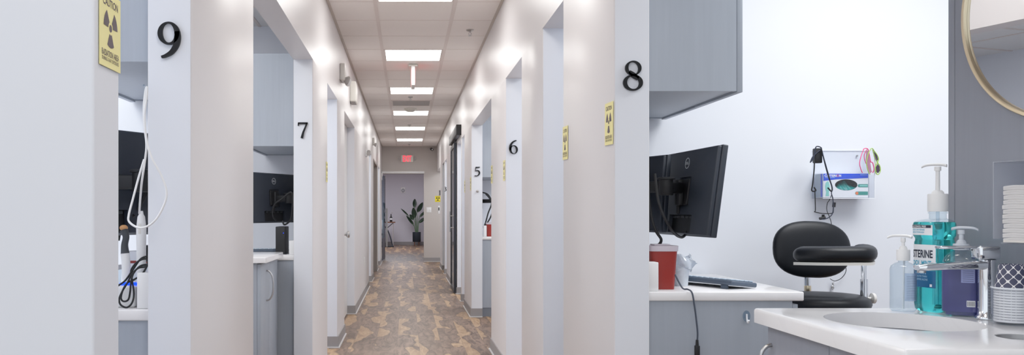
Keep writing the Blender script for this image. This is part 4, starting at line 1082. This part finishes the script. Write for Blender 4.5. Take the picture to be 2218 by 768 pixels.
# mouthwash
t = thing('mouthwash_bottle', 'tall teal mouthwash bottle with white pump and blue and white label', 'bottle', (1.441,2.295,VZ+0.0005), (0,0,math.radians(-81)))
HW, HDp, NE = 0.0450, 0.0345, 4.5
prof = [(0.037,0.028,0.0,4),(0.0432,0.033,0.006,4.5),(HW,HDp,0.02,NE),(HW,HDp,0.188,NE),(0.0430,0.033,0.193,4.5),(0.0430,0.033,0.199,4.5),(0.0475,0.0365,0.207,4.5),(0.0475,0.0365,0.238,4.5),(0.0465,0.0355,0.2425,4.2),(0.0445,0.034,0.2438,4)]
obj('bottle', loft([p for p in prof], 4), 'teal', t, local=True, ang=50)
NO = Vector((0.0054,0.0058,0))
sh = [[Vector((a*math.copysign(abs(math.cos(w))**(2/e), math.cos(w))+NO.x*f, b*math.copysign(abs(math.sin(w))**(2/e), math.sin(w))+NO.y*f, z)) for w in [2*PI*j/48 for j in range(48)]] for a, b, z, e, f in ((0.0455,0.035,0.2442,4,0),(0.041,0.032,0.2480,3.4,0.3),(0.030,0.027,0.2505,2.6,0.7),(0.0212,0.0212,0.2525,2,1),(0.0205,0.0205,0.256,2,1),(0.0205,0.0205,0.266,2,1),(0.0235,0.0235,0.267,2,1),(0.0235,0.0235,0.2695,2,1),(0.0205,0.0205,0.2705,2,1),(0.0205,0.0205,0.276,2,1))]
obj('clear_neck', MB().grid_rings(sh), 'clearp', t, local=True)
obj('dip_tube', MB().cyl((NO.x,NO.y,0.02), (NO.x,NO.y,0.275), 0.0045), 'clearb', t, local=True)
pump(t, 0.272, 'white', 0.02, 0.0245, 0.048, 0.0055, 0.128, turn=math.radians(40), at_=NO)
wf1 = wrapper(HW, HDp, NE, 0.0006); wf2 = wrapper(HW, HDp, NE, 0.0011); wf3 = wrapper(0.0475, 0.0365, 4.5, 0.0006); wf4 = wrapper(0.0475, 0.0365, 4.5, 0.0011)
obj('front_label', wrap_patch(wf1, -0.075, 0.040, 0.116, 0.182), 'labelw', t, local=True, label='white label with black brand lettering')
text_on('lettering', 'LISTERINE', (-0.010,0,0.157), 0, 'navy', t, 0.086, 0.022, bold=0.03, local=True, wrap=wf2)
text_on('lettering', 'COOL MINT', (-0.010,0,0.132), 0, 'cyan', t, 0.078, 0.014, bold=0.025, local=True, wrap=wf2)
obj('gold_stripe', wrap_patch(wf2, -0.04, 0.012, 0.117, 0.1215), 'orange', t, local=True)
obj('lower_label', wrap_patch(wf1, -0.075, 0.040, 0.066, 0.112), 'labelb', t, local=True, label='deep blue lower label')
for k, tx in enumerate(('KILLS GERMS AND', 'FRESHENS BREATH', 'FOR LONGER')):
    text_on('lettering', ('FRESHENS &', 'SMOOTH THAN', 'BRUSHING ALONE')[k], (-0.008,0,0.1045-k*0.0085), 0, 'paleblue', t, (0.040,0.045,0.050)[k], 0.0055, bold=0.01, local=True, wrap=wf2)
obj('seal_mark', wrap_patch(wf2, 0.024, 0.031, 0.069, 0.076, 4), 'labelw', t, local=True)
obj('shoulder_label', wrap_patch(wf3, -0.075, 0.034, 0.208, 0.2355), 'labelw', t, local=True)
obj('shoulder_band', wrap_patch(wf4, -0.075, 0.030, 0.2275, 0.2352), 'navy', t, local=True)
wf5 = wrapper(0.0475, 0.0365, 4.5, 0.0016)
text_on('lettering', 'ALCOHOL FREE', (-0.012,0,0.2312), 0, 'labelw', t, 0.052, 0.0048, bold=0.015, local=True, wrap=wf5)
text_on('lettering', 'LESS INTENSE', (-0.014,0,0.2225), 0, 'cyan', t, 0.046, 0.0048, bold=0.015, local=True, wrap=wf4)
text_on('lettering', 'MOUTHWASH', (-0.014,0,0.2155), 0, 'cyan', t, 0.042, 0.0048, bold=0.015, local=True, wrap=wf4)
# clear soap bottle
t = thing('clear_soap_bottle', 'small clear pump bottle standing leftmost on the basin counter', 'bottle', (1.359,2.300,VZ+0.0005), (0,0,math.radians(-40)))
prof = [(0.027,0.022,0.0,3.5),(0.031,0.024,0.005,3.5),(0.0315,0.025,0.02,3.5),(0.0315,0.025,0.115,3.5),(0.029,0.023,0.124,3),(0.020,0.018,0.131,2.4),(0.0125,0.0125,0.134,2),(0.0125,0.0125,0.140,2)]
obj('bottle', loft(prof, 3.5), 'clearb', t, local=True, ang=50)
obj('dip_tube', MB().cyl((0,0,0.006), (0.002,0,0.14), 0.0025), 'white', t, local=True)
pump(t, 0.138, 'white', 0.012, 0.0165, 0.030, 0.004, 0.068, turn=math.radians(0))
wf = wrapper(0.0315, 0.025, 3.5, 0.0006)
lb = obj('back_label', wrap_patch(wf, 0.008, 0.050, 0.03, 0.105), clear_mat('pale_blue_label', (200,214,232), 0.04, body=0.45, body_rgb=(168,190,218)), t, local=True)
ln = MB()
wfl = wrapper(0.0315, 0.025, 3.5, 0.0010)
for k in range(14): ln.grid_rings([[wfl(0.012+0.034*j/6, z) for j in range(7)] for z in (0.096-k*0.0046, 0.0968-k*0.0046)], cap=False, closed=False)
obj('label_lines', ln, 'cord', lb, local=True)
# purple soap bottle
t = thing('purple_soap_bottle', 'purple hand soap bottle with clear pump behind the faucet spout', 'bottle', (1.4505,2.198,VZ+0.0005), (0,0,math.radians(-34)))
hw, hd, ne = 0.0425, 0.029, 3.0
prof = [(0.036,0.024,0.0,3),(0.041,0.028,0.005,3),(hw,hd,0.02,ne),(hw,hd,0.135,ne),(0.041,0.028,0.146,2.8),(0.034,0.026,0.158,2.5),(0.023,0.021,0.167,2.2),(0.014,0.014,0.171,2),(0.014,0.014,0.175,2)]
obj('bottle', loft(prof, 3), 'clearb', t, local=True, ang=50)
obj('soap', loft([(0.035,0.023,0.003,3),(hw-0.002,hd-0.002,0.02,ne),(hw-0.002,hd-0.002,0.128,ne)], 3), 'blueliq', t, local=True, ang=50, label='purple liquid soap')
pump(t, 0.172, 'pumpw', 0.012, 0.019, 0.016, 0.0055, 0.058, turn=math.radians(170))
wf = wrapper(hw, hd, ne, 0.0006); wg = wrapper(hw, hd, ne, 0.0011)
obj('sleeve_label', wrap_patch(wf, -0.075, 0.034, 0.012, 0.132), mat('purple_sleeve', (68,70,120), 0.3, var=0.14, scale=20), t, local=True)
bl = obj('facts_panel', wrap_patch(wg, 0.000, 0.030, 0.088, 0.124), 'indigo', t, local=True)
wh = wrapper(hw, hd, ne, 0.0015); ln = MB()
for k in range(6): ln.grid_rings([[wh(0.003+0.024*j/6, z) for j in range(7)] for z in (0.118-k*0.0052, 0.1188-k*0.0052)], cap=False, closed=False)
obj('panel_lines', ln, 'navy', bl, local=True)
bc_ = obj('barcode', wrap_patch(wg, 0.012, 0.031, 0.026, 0.042), 'labelw', t, local=True)
ln = MB()
for k in range(9): ln.grid_rings([[wh(0.0135+k*0.0019+0.0009*j, z) for j in range(2)] for z in (0.028, 0.040)], cap=False, closed=False)
obj('barcode_bars', ln, 'navy', bc_, local=True)

# ------------------------------------------------------------------ paper cups in their holder
cx_, cy_ = 1.462, 2.030
t = thing('cup_holder', 'clear round acrylic holder with a stack of paper cups', 'cup holder', (cx_,cy_,VZ+0.0005))
obj('cup_tube', MB().lathe([(0.0425,0.0),(0.0425,0.088),(0.0400,0.088),(0.0400,0.004),(0.002,0.004),(0.002,0.0)], (cx_,cy_,VZ+0.0005), 40, cap=False), 'acrylic', t)
obj('lip_ring', MB().lathe([(0.0427,0.086),(0.0435,0.087),(0.0435,0.0895),(0.0400,0.0895),(0.0400,0.086)], (cx_,cy_,VZ+0.0005), 40, cap=False), 'acedge', t)
cupm = MB().lathe([(0.0335,0.004),(0.0348,0.0032),(0.0365,0.0012),(0.0372,0.003),(0.0365,0.0055),(0.0350,0.0068),(0.0268,0.062),(0.0262,0.0625),(0.0258,0.060),(0.001,0.060)], (0,0,0), 40, cap=False)
cup0 = None
for k in range(13):
    z = VZ+0.0055+k*0.0064
    if cup0 is None:
        cup0 = obj('paper_cup', cupm, 'cup', local=True); c_ = cup0
    else: c_ = cup0.copy(); COL.objects.link(c_)
    c_.location = (cx_,cy_,z)
    tag(c_, 'upturned paper cup showing only its white rim in the stack' if k < 12 else 'topmost upturned paper cup with navy lattice pattern on the stack', 'paper cup', 'stacked paper cups')

# ------------------------------------------------------------------ paper towel dispenser
dx0, dx1, dy0, dy1, dz0, dz1 = 1.418, VXP-0.001, 1.860, 2.118, 1.0895, 1.294
t = thing('towel_dispenser', 'clear acrylic dispenser of folded paper towels on the grey panel', 'towel dispenser', (dx1,(dy0+dy1)/2,dz0))
def dp(name, *b): return obj(name, MB().box(*b, 0.0015), 'frosty', t)
dp('back_plate', dx1-0.003, dx1, dy0, dy1, dz0, dz1); dp('side_plate', dx0, dx1-0.003, dy1-0.003, dy1, dz0+0.012, dz1); dp('side_plate', dx0, dx1-0.003, dy0, dy0+0.003, dz0+0.012, dz1)
dp('top_plate', dx0, dx1-0.003, dy0+0.003, dy1-0.003, dz1-0.003, dz1); dp('floor_plate', dx0+0.02, dx1-0.003, dy0+0.003, dy1-0.003, dz0, dz0+0.003)
obj('front_plate', MB().box(dx0, dx0+0.003, dy0+0.003, dy1-0.003, dz0+0.010, dz1-0.003, 0.001), 'acrylic', t)
swing(t)
zz = dz0+0.0035
ta = None
for k in range(12):
    h = 0.0117
    if ta is None:
        rows = []; mb = MB()
        for i in range(25):
            u = i/24; y = -0.107+0.214*u
            w = 0.0011*math.sin(u*9+1.0)+0.0006*math.sin(u*23)
            e = 0.0006*math.sin(u*31)
            rows.append([Vector((-0.0490+e,y,0.0002+w*0.3)), Vector((0.049,y,0.0002)), Vector((0.049,y,h-0.0006)), Vector((-0.0490+e,y,h-0.0006+w)), Vector((-0.0502+e,y,h-0.0022+w)), Vector((-0.0504+e,y,h*0.55+w*0.7)), Vector((-0.0494+e,y,h*0.48+w*0.5)), Vector((-0.0503+e,y,h*0.40+w*0.5)), Vector((-0.0500+e,y,0.0014+w*0.3))])
        ta = obj('paper_towel', mb.grid_rings(rows), 'paper', local=True, ang=50); q_ = ta
    else: q_ = ta.copy(); COL.objects.link(q_)
    q_.location = (dx0+0.058+random.uniform(-0.001,0.001), (dy0+dy1)/2+0.0+random.uniform(-0.002,0.002), zz+0.0004+k*h)
    q_.rotation_euler = (0,0,random.uniform(-0.006,0.006)); swing(q_)
    tag(q_, 'folded white paper towel in the clear dispenser pile' if k < 11 else 'topmost folded white paper towel in the clear dispenser', 'paper towel', 'folded paper towels')

# ------------------------------------------------------------------ left room: scanner, cables, boxes beyond the gap by numeral 9
ZL = 0.8925
cs = MB()
pts = [at(x,y,Y) for x, y, Y in ((302,462,2.45),(303,440,2.40),(307,395,2.33),(315,340,2.315),(317,310,2.315),(312,265,2.315),(312,225,2.31),(316,192,2.31),(319,192,2.308),(317,215,2.308),(313,250,2.305),(317,300,2.305),(328,340,2.30),(347,375,2.30),(360,410,2.30),(358,436,2.30),(340,472,2.30),(318,490,2.305),(298,492,2.31),(280,480,2.32),(279,465,2.325),(288,430,2.34),(300,385,2.35),(312,345,2.36))]
tag(obj('scanner_cable', MB().tube(pts, 0.0030, 8, 8), 'white'), 'white cable looped over the pillar edge beside numeral 9', 'cable')
tag(obj('cable_hook', MB().tube([(at(318,190,2.34).x,2.344,at(318,190,2.34).z),(at(316,190,2.32).x,2.30,at(318,187,2.31).z),(at(313,186,2.30).x,2.298,at(313,184,2.30).z)], 0.0025), 'clearb'), 'tiny clear hook holding the white cable', 'hook')
wx, wy = at(306,540,2.47).x, 2.47
t = thing('scanner_wand', 'white handheld scanner wand standing in its cradle left of numeral 9', 'scanner', (wx,wy,0.95))
wr_ = [(0.0115,0.012,0.945,2.5),(0.013,0.014,0.99,2.5),(0.013,0.015,1.06,2.5),(0.0135,0.017,1.12,2.6),(0.010,0.012,1.155,2.5),(0.0065,0.0065,1.162,2),(0.005,0.005,1.172,2)]
mb = loft(wr_, 2.5); bmesh.ops.translate(mb.bm, vec=(wx,wy,0), verts=mb.bm.verts)
obj('wand_body', mb, 'white', t)
obj('button', MB().box(wx-0.004, wx+0.004, wy-0.0178, wy-0.015, 1.105, 1.135, 0.001), 'offwhite', t)
t = thing('scanner_cradle', 'white scanner base with glowing blue ring on the worktop', 'scanner base', (at(280,640,2.47).x,2.47,ZL))
bx0, bx1 = at(252,0,2.47).x, at(302,0,2.47).x
obj('base', MB().box(bx0, bx1, 2.43, 2.52, ZL, ZL+0.062, 0.008, 3), 'white', t)
for k, xx in enumerate((272,293)):
    p = at(xx,612,2.47)
    obj('light_ring', MB().lathe([(0.017,0),(0.017,0.006),(0.014,0.007),(0.013,0.0)], (p.x,2.47,ZL+0.0622), 28, cap=False), 'blueled', t, label='glowing blue ring')
hx0 = at(273,545,2.47)
t = thing('curing_handpiece', 'dark gripped handpiece with tan tip left of the white scanner wand', 'handpiece', (hx0.x,2.47,0.96))
obj('body', MB().tube([at(274,605,2.47),at(273,575,2.47),at(271,548,2.47)], lambda u: 0.012+0.001*u, 14, 6), 'white', t)
obj('grip', MB().tube([at(271,549,2.47),at(270,530,2.47),at(273,512,2.47),at(268,497,2.47)], lambda u: 0.013-0.003*math.sin(u*PI)-0.001*u, 14, 6), 'dgrey', t)
obj('tip', MB().ell(at(268,493,2.47), (0.012,0.012,0.009)), 'tan', t)
p = [(256,618),(272,606),(290,580),(305,560),(320,556),(318,575),(300,580),(286,592),(276,612),(264,632),(258,648),(262,660),(275,665),(286,655),(290,635),(286,605),(284,585),(296,568),(312,560),(322,565),(310,590),(292,604),(276,612),(266,628),(262,645),(268,652),(278,648),(282,630),(284,608),(290,590),(305,575),(325,572)]
tag(obj('coiled_cable', MB().tube([at(x,y,2.41+0.004*math.sin(i*1.3)) for i, (x, y) in enumerate(p)], 0.0028, 8, 6), 'mblack'), 'thin black cable bundled in loops over the worktop edge left of numeral 9', 'cable')
tag(obj('supply_box', MB().box(at(301,0,2.42).x, XLi-0.001, 2.40, 2.44, ZL, ZL+0.103, 0.003), 'white'), 'plain white box against the pillar left of numeral 9', 'box')
t = thing('carton', 'white carton with a red stripe behind the scanner wand', 'box', (-0.82,2.63,ZL))
obj('carton_body', MB().box(-0.875, XLi-0.001, 2.60, 2.66, ZL, ZL+0.155, 0.002), 'cardw', t)
obj('stripe', MB().box(-0.8755, XLi-0.0015, 2.5985, 2.5998, ZL+0.118, ZL+0.126), 'red', t, smooth=False)
t = thing('wipe_tub', 'low clear tub at the left of the scanner cradle', 'tub', (-0.92,2.56,ZL))
obj('tub', taper_box(MB(), -0.92, 2.57, ZL, ZL+0.10, 0.075, 0.07, 0.082, 0.076), 'clearb', t)
obj('lid', taper_box(MB(), -0.92, 2.57, ZL+0.1005, ZL+0.115, 0.086, 0.08, 0.084, 0.078), 'white', t)
tag(obj('power_adapter', MB().box(at(314,0,2.52).x, at(322,0,2.52).x, 2.50, 2.53, 1.02, 1.07, 0.004), 'mblack'), 'small black adapter beside the scanner wand', 'adapter')

# ------------------------------------------------------------------ room left of numeral 7: handwash unit and small computer
vx, va, vb, vz = -0.79, 4.72, 5.375, 0.916
tag(obj('washbasin_counter', MB().box(-1.33, vx, va, vb, vz-0.032, vz, 0.006, 3, 'z_and_top'), 'quartz'), 'white handwash counter seen through the opening left of numeral 7', 'countertop')
t = thing('vanity_cabinet', 'grey cabinet with bow handle under the white counter left of numeral 7', 'cabinet', (-1.06,5.05,0))
obj('carcass', MB().box(-1.32, -0.845, va+0.02, vb-0.02, 0.1, vz-0.0325), 'lam', t, smooth=False)
obj('toe_kick', MB().box(-1.32, -0.90, va+0.03, vb-0.03, 0, 0.1), 'edge', t, smooth=False)
for a, b, hy in ((va+0.021, 5.046, 4.93), (5.049, vb-0.021, 5.32)):
    d = obj('door', MB().box(-0.844, -0.824, a, b, 0.105, vz-0.04, 0.001), 'lam', t)
    if hy < 5: obj('handle', MB().tube([(-0.824,hy,0.828),(-0.805,hy,0.82),(-0.788,hy,0.79),(-0.783,hy,0.74),(-0.788,hy,0.69),(-0.805,hy,0.66),(-0.824,hy,0.652)], 0.005, 10, 6), 'nickel', d)
struct('wall_left_vanity_panel', MB().box(-1.40, -1.335, 4.6, vb, 0, 1.05), 'jamb', smooth=False)
t = thing('mini_computer', 'slim black upright computer with a blue light left of numeral 7', 'computer', (-0.84,5.56,0.8925))
obj('case', MB().box(-0.862, -0.800, 5.52, 5.70, 0.897, 1.075, 0.004), 'mblack', t)
obj('stand', MB().box(-0.868, -0.794, 5.53, 5.69, 0.8925, 0.897), 'black', t)
obj('power_light', MB().box(-0.812, -0.8085, 5.5185, 5.52, 1.03, 1.036), 'blueled', t, smooth=False)
tag(obj('supply_box', MB().box(-0.766, XLi-0.001, 5.47, 5.53, 0.8925, 0.985, 0.003), 'white'), 'white box on the worktop between the small computer and numeral 7', 'box')
tag(obj('wall_adapter', MB().box(-0.742, XLi-0.001, 5.60, 5.66, 1.0, 1.06, 0.004), 'mblack'), 'small black wall adapter above the white box near numeral 7', 'adapter')
tag(obj('supply_box', MB().box(0.875, 0.908, 9.55, 9.60, 0.8955, 1.02, 0.003), 'white'), 'white upright box beside the small red bin near numeral 5', 'box')
c = at(1034.5,413.5,9.394)
t = thing('wall_stop', 'tiny clear knob on the white reveal below numeral 5', 'hook', (c.x,9.396,c.z))
obj('stop', MB().lathe([(0.016,0.0),(0.016,0.004),(0.009,0.007),(0.012,0.018),(0.008,0.022)], (c.x,9.396,c.z), 20, Matrix.Rotation(PI/2, 4, 'X')), 'vent', t)

# ------------------------------------------------------------------ sliding door on the right
t = thing('sliding_door', 'dark framed grey glass sliding door hung on the right corridor wall', 'door', (0.69,12.5,0))
gx_a, gx_b, ya, yb = 0.678, 0.712, 12.07, 13.02
fmb = MB()
for b in ((gx_a,gx_b,ya,ya+0.05,0.015,2.17), (gx_a,gx_b,yb-0.05,yb,0.015,2.17), (gx_a,gx_b,ya+0.05,yb-0.05,2.11,2.17), (gx_a,gx_b,ya+0.05,yb-0.05,0.015,0.075)): fmb.box(*b)
obj('frame', fmb, 'steel', t, smooth=False)
obj('pane', MB().box(gx_a+0.012, gx_a+0.020, ya+0.05, yb-0.05, 0.075, 2.11), 'greyglass', t, smooth=False)
h = obj('pull_handle', MB().cyl((0.622,12.125,0.89), (0.622,12.125,1.185), 0.011), 'nickel', t)
for z in (0.95, 1.12): obj('standoff', MB().cyl((0.622,12.125,z), (0.679,12.125,z), 0.008), 'nickel', h)
r = thing('sliding_rail', 'dark box rail of the sliding door on the right wall', 'rail', (0.69,12.0,2.17))
obj('rail_cover', MB().box(0.655, XR-0.0005, 11.10, 13.05, 2.205, 2.33, 0.003), 'steel', r)
obj('end_cap', MB().box(0.654, XR-0.0005, 11.096, 11.0995, 2.19, 2.33), 'mblack', r, smooth=False)
obj('hanger', MB().box(0.69, 0.70, 12.14, 12.2, 2.1705, 2.2045).box(0.69, 0.70, 12.9, 12.96, 2.1705, 2.2045), 'steel', r, smooth=False)

# ------------------------------------------------------------------ far doorway: glass door, plant, desk, bottle
t = thing('glass_door', 'open frameless glass door at the left of the far doorway', 'door', (-0.585,20.16,0))
a_, b_ = Vector((-0.585,20.16,0)), Vector((-0.545,21.02,0)); dd = (b_-a_).normalized(); nn = Vector((-dd.y,dd.x,0))
q = Matrix.Translation(a_) @ Matrix.Rotation(math.atan2(dd.y,dd.x), 4, 'Z')
L_ = (b_-a_).length
obj('pane', MB().box(0, L_-0.012, -0.005, 0.005, 0.02, 2.07, m=q), 'glass', t, smooth=False)
obj('edge_strip', MB().box(L_-0.012, L_, -0.008, 0.008, 0.02, 2.07, m=q), 'steel', t, smooth=False)
obj('kick_rail', MB().box(0.0, L_-0.012, -0.007, 0.007, 0.02, 0.55, m=q), mat('dark_frosted_film', (78,80,96), 0.4), t, smooth=False)
obj('clamp', MB().box(L_-0.08, L_, -0.014, 0.014, 2.02, 2.08, m=q).box(L_-0.06, L_, -0.014, 0.014, 0.005, 0.05, m=q), 'white', t)
pb = MB(); p0 = q @ Vector((L_-0.07,-0.05,0))
pb.cyl((p0.x,p0.y,0.32), (p0.x,p0.y,1.28), 0.022)
ph = obj('pull_bar', pb, 'white', t, label='long white pull bar')
so = MB()
for z in (0.42, 1.18): so.cyl(q @ Vector((L_-0.07,-0.05,z)), q @ Vector((L_-0.07,-0.004,z)), 0.012)
obj('standoff', so, 'nickel', ph)

# plant against the far wall
PYd = 29.85
pc = at(902.5,515,PYd)
t = thing('potted_plant', 'tall dark leaved plant in a dark pot by the far wall', 'plant', (pc.x,PYd,0))
pz0, pz1 = at(0,523,PYd).z, at(0,502,PYd).z
obj('pot', MB().lathe([(0.135,0.0),(0.145,0.01),(0.150,pz1-pz0-0.01),(0.148,pz1-pz0),(0.138,pz1-pz0),(0.136,pz1-pz0-0.03)], (pc.x,PYd,pz0), 40, cap=False).lathe([(0.135,0.0),(0.01,0.001)], (pc.x,PYd,pz0), 40), 'pot', t)
obj('soil', MB().lathe([(0.136,0),(0.06,0.012),(0.005,0.014)], (pc.x,PYd,pz1-0.03), 32), 'soil', t)
for k in range(4):
    a = PI/4+k*PI/2
    obj('stand_leg', MB().cyl((pc.x+0.115*math.cos(a),PYd+0.115*math.sin(a),0.0), (pc.x+0.105*math.cos(a),PYd+0.105*math.sin(a),pz0+0.002), 0.013, 0.016), 'wood', t)
def leaf(tip, base, width, nrm, root):
    tip, base, nrm = Vector(tip), Vector(base), Vector(nrm).normalized()
    ax = tip-base; ln = ax.length; axn = ax/ln; sd = axn.cross(nrm).normalized(); nn = sd.cross(axn)
    rows = []
    for i in range(13):
        u = i/12; w = width*0.5*(math.sin(PI*min(1, u*0.98+0.02))**0.62)*(1-0.25*u) + 0.001
        c = base+ax*u - nn*0.06*ln*(u*u-0.3*u)
        rows.append([c+sd*w*s+nn*0.10*width*(abs(s)**1.5) for s in (-1,-0.6,-0.25,0,0.25,0.6,1)])
    lf = obj('leaf', MB().grid_rings(rows, cap=False, closed=False), 'leaf', t, ang=80)
    obj('leaf_stalk', MB().tube([root, root.lerp(base,0.5)+Vector(((base.x-root.x)*-0.15,0,0.05)), base, base+ax*0.5-nn*0.01], lambda u: 0.014-0.009*u, 8, 6), 'stem', lf)
A = lambda x, y, dy=0.0: at(x, y, PYd+dy)
rt = lambda dx, dy: Vector((pc.x+dx, PYd+dy, pz1-0.03))
leaf(A(898.5,430,0.10), A(897.5,449,0.06), 0.175, (0.3,-1,0.1), rt(0,0.03))
leaf(A(916,437.5,-0.06), A(903.5,459,-0.03), 0.19, (0.5,-1,0.2), rt(0.03,0))
leaf(A(895,449,-0.12), A(898,471,-0.08), 0.20, (0.1,-1,0.25), rt(0.0,-0.02))
leaf(A(868.5,451,-0.05), A(885,468,-0.02), 0.11, (0.5,-0.7,0.8), rt(-0.03,0))
leaf(A(880,466,-0.1), A(894,486,-0.05), 0.13, (0.6,-0.8,0.4), rt(-0.03,-0.02))
leaf(A(887,464,-0.2), A(896,475,-0.15), 0.15, (-0.2,-1,0.6), rt(-0.01,-0.04))
leaf(A(923,456,-0.05), A(909,470,-0.02), 0.14, (-0.4,-0.8,0.7), rt(0.04,0.01))
leaf(A(921,471,-0.15), A(908,482,-0.1), 0.15, (-0.3,-1,0.5), rt(0.04,-0.03))
# round sign on the far wall
c = at(873,411,FY)
t = thing('wall_plaque', 'small round grey sign on the pale far wall', 'sign', (c.x,FY,c.z))
obj('plate', MB().box(c.x-0.085, c.x+0.085, FY-0.012, FY-0.0005, c.z-0.105, c.z+0.10, 0.02, 3), 'white', t)
obj('disc', MB().lathe([(0.068,0.0),(0.068,0.004),(0.002,0.005)], (c.x,FY-0.0125,c.z-0.02), 32, Matrix.Rotation(PI/2, 4, 'X')), mat('grey_disc', (120,122,132), 0.5), t)
ln = MB()
for k in range(3): ln.box(c.x-0.055, c.x+0.055, FY-0.020, FY-0.0176, c.z-0.055+k*0.03, c.z-0.042+k*0.03)
obj('sign_lines', ln, 'labelw', t, smooth=False)
# desk and what stands on it
DYd = 29.0
d0, d1 = at(836,0,DYd).x-0.9, at(856,480,DYd).x
dzt = at(0,480,DYd).z
t = thing('writing_desk', 'slim brown topped desk against the far wall seen past the glass door', 'desk', ((d0+d1)/2,DYd+0.3,0))
obj('desk_top', MB().box(d0, d1, DYd, DYd+0.6, dzt-0.035, dzt, 0.004), 'wood', t)
for x in (d0+0.05, d1-0.08):
    for y in (DYd+0.05, DYd+0.55): obj('leg', MB().box(x-0.012, x+0.012, y-0.012, y+0.012, 0, dzt-0.0355), 'vent', t, smooth=False)
obj('brace', MB().cyl((d1-0.09,DYd+0.05,dzt-0.05), (d1-0.33,DYd+0.05,dzt-0.26), 0.012), 'steel', t)
c = at(847,479.9,DYd+0.2)
t = thing('desk_bottle', 'dark bottle with pale label on the far desk', 'bottle', (c.x,DYd+0.2,dzt))
obj('bottle', MB().lathe([(0.04,0.0005),(0.044,0.01),(0.046,0.12),(0.044,0.15),(0.02,0.20),(0.016,0.25),(0.018,0.255),(0.018,0.27)], (c.x,DYd+0.2,dzt), 24), 'mblack', t)
obj('label', MB().lathe([(0.0468,0.07),(0.0468,0.125)], (c.x,DYd+0.2,dzt), 24, cap=False), 'labelw', t)
obj('handle', MB().tube([(c.x,DYd+0.2,dzt+0.27),(c.x+0.02,DYd+0.2,dzt+0.33),(c.x+0.045,DYd+0.2,dzt+0.33),(c.x+0.05,DYd+0.2,dzt+0.28)], 0.006), 'vent', t)
c = at(841,512,28.6)
t = thing('desk_chair', 'dark round backed chair tucked under the far desk', 'chair', (c.x-0.35,28.7,0))
cxx = c.x-0.35
obj('seat', MB().box(cxx-0.22, cxx+0.24, 28.5, 28.95, 0.40, 0.46, 0.02, 3), 'black', t)
obj('frame', MB().tube([(cxx+0.16,28.52,0.78),(cxx+0.30,28.52,0.62),(cxx+0.40,28.52,0.40),(cxx+0.47,28.52,0.16),(cxx+0.50,28.52,0.03)], 0.022, 8, 6).tube([(cxx-0.16,28.52,0.78),(cxx-0.30,28.52,0.62),(cxx-0.40,28.52,0.40),(cxx-0.47,28.52,0.16),(cxx-0.50,28.52,0.03)], 0.022, 8, 6), 'black', t)
obj('backrest', MB().box(cxx-0.2, cxx+0.2, 28.49, 28.53, 0.6, 0.92, 0.015), 'white', t)
obj('foot_bar', MB().box(cxx-0.52, cxx+0.54, 28.48, 28.56, 0.0, 0.05, 0.01), 'black', t)

# ------------------------------------------------------------------ lights, sky, camera
def area(name, loc, rot, sx_, sy_, power, col=(1,1,1)):
    l = bpy.data.lights.new(name, 'AREA'); l.shape = 'RECTANGLE'; l.size, l.size_y = sx_, sy_; l.energy = power; l.color = col
    o = bpy.data.objects.new(name, l); COL.objects.link(o); o.location = loc; o.rotation_euler = rot; return o
COOL = (0.95,0.97,1.0)
area('room_light_8', (2.1,2.75,ZR-0.02), (0,0,0), 1.2, 1.0, 23, COOL)
area('room_light_9', (-2.0,2.5,ZR-0.02), (0,0,0), 1.2, 1.0, 22, COOL)
area('room_light_7', (-1.7,4.3,ZR-0.02), (0,0,0), 1.2, 1.2, 17, COOL)
area('room_light_5', (2.0,8.7,ZR-0.02), (0,0,0), 1.2, 1.2, 22, COOL)
area('room_light_6', (2.0,5.9,ZR-0.02), (0,0,0), 1.2, 1.2, 24, COOL)
area('room_light_e', (2.0,4.3,ZR-0.02), (0,0,0), 0.8, 0.4, 8, COOL)
area('room_light_a', (-2.0,7.1,ZR-0.02), (0,0,0), 1.2, 1.0, 22, COOL)
area('room_light_f', (2.0,11.5,ZR-0.02), (0,0,0), 1.2, 1.2, 26, COOL)
area('room_light_c', (-2.0,13.2,ZR-0.02), (0,0,0), 1.2, 1.2, 20, COOL)
area('room_light_h', (2.0,15.2,ZR-0.02), (0,0,0), 1.2, 1.0, 20, COOL)
area('room_light_i', (2.0,19.0,ZR-0.02), (0,0,0), 1.2, 1.0, 20, COOL)
area('room_light_k', (-2.0,18.4,ZR-0.02), (0,0,0), 1.2, 1.0, 16, COOL)
area('far_room_light', (-0.4,26.5,2.7), (0,0,0), 1.8, 3.0, 48, (0.95,0.94,1.0))
w = bpy.data.worlds.new('soft_daylight'); SC.world = w; w.use_nodes = True
bg = w.node_tree.nodes['Background']; bg.inputs[0].default_value = (0.87,0.93,1.0,1); bg.inputs[1].default_value = 0.66
cam = bpy.data.cameras.new('camera'); co = bpy.data.objects.new('camera', cam); COL.objects.link(co)
co.location = (0,0,CAMZ); co.rotation_euler = (PI/2,0,0)
cam.sensor_fit = 'HORIZONTAL'; cam.sensor_width = 36.0; cam.lens = 36.0*F/2218.0
cam.shift_x = (1109.0-PX)/2218.0; cam.shift_y = (PY-384.0)/2218.0
cam.clip_start = 0.05; cam.clip_end = 100
SC.camera = co
SC.view_settings.view_transform = 'Standard'; SC.view_settings.look = 'None'; SC.view_settings.exposure = 0.74; SC.view_settings.gamma = 1.12
SC.view_settings.use_curve_mapping = True
cm = SC.view_settings.curve_mapping
cm.clip_max_x = 12.0; cm.clip_max_y = 2.0
cv = cm.curves[3]
for k, (a, b) in enumerate(((0.0,0.0),(0.45,0.47),(0.8,0.74),(1.3,0.90),(2.5,1.01),(12.0,1.4))):
    if k < 1: cv.points[0].location = (a, b)
    elif k == 5: cv.points[-1].location = (a, b)
    else: cv.points.new(a, b)
cm.update()
SC.cycles.use_denoising = True
SC.cycles.max_bounces = 12; SC.cycles.transparent_max_bounces = 16; SC.cycles.sample_clamp_indirect = 6.0
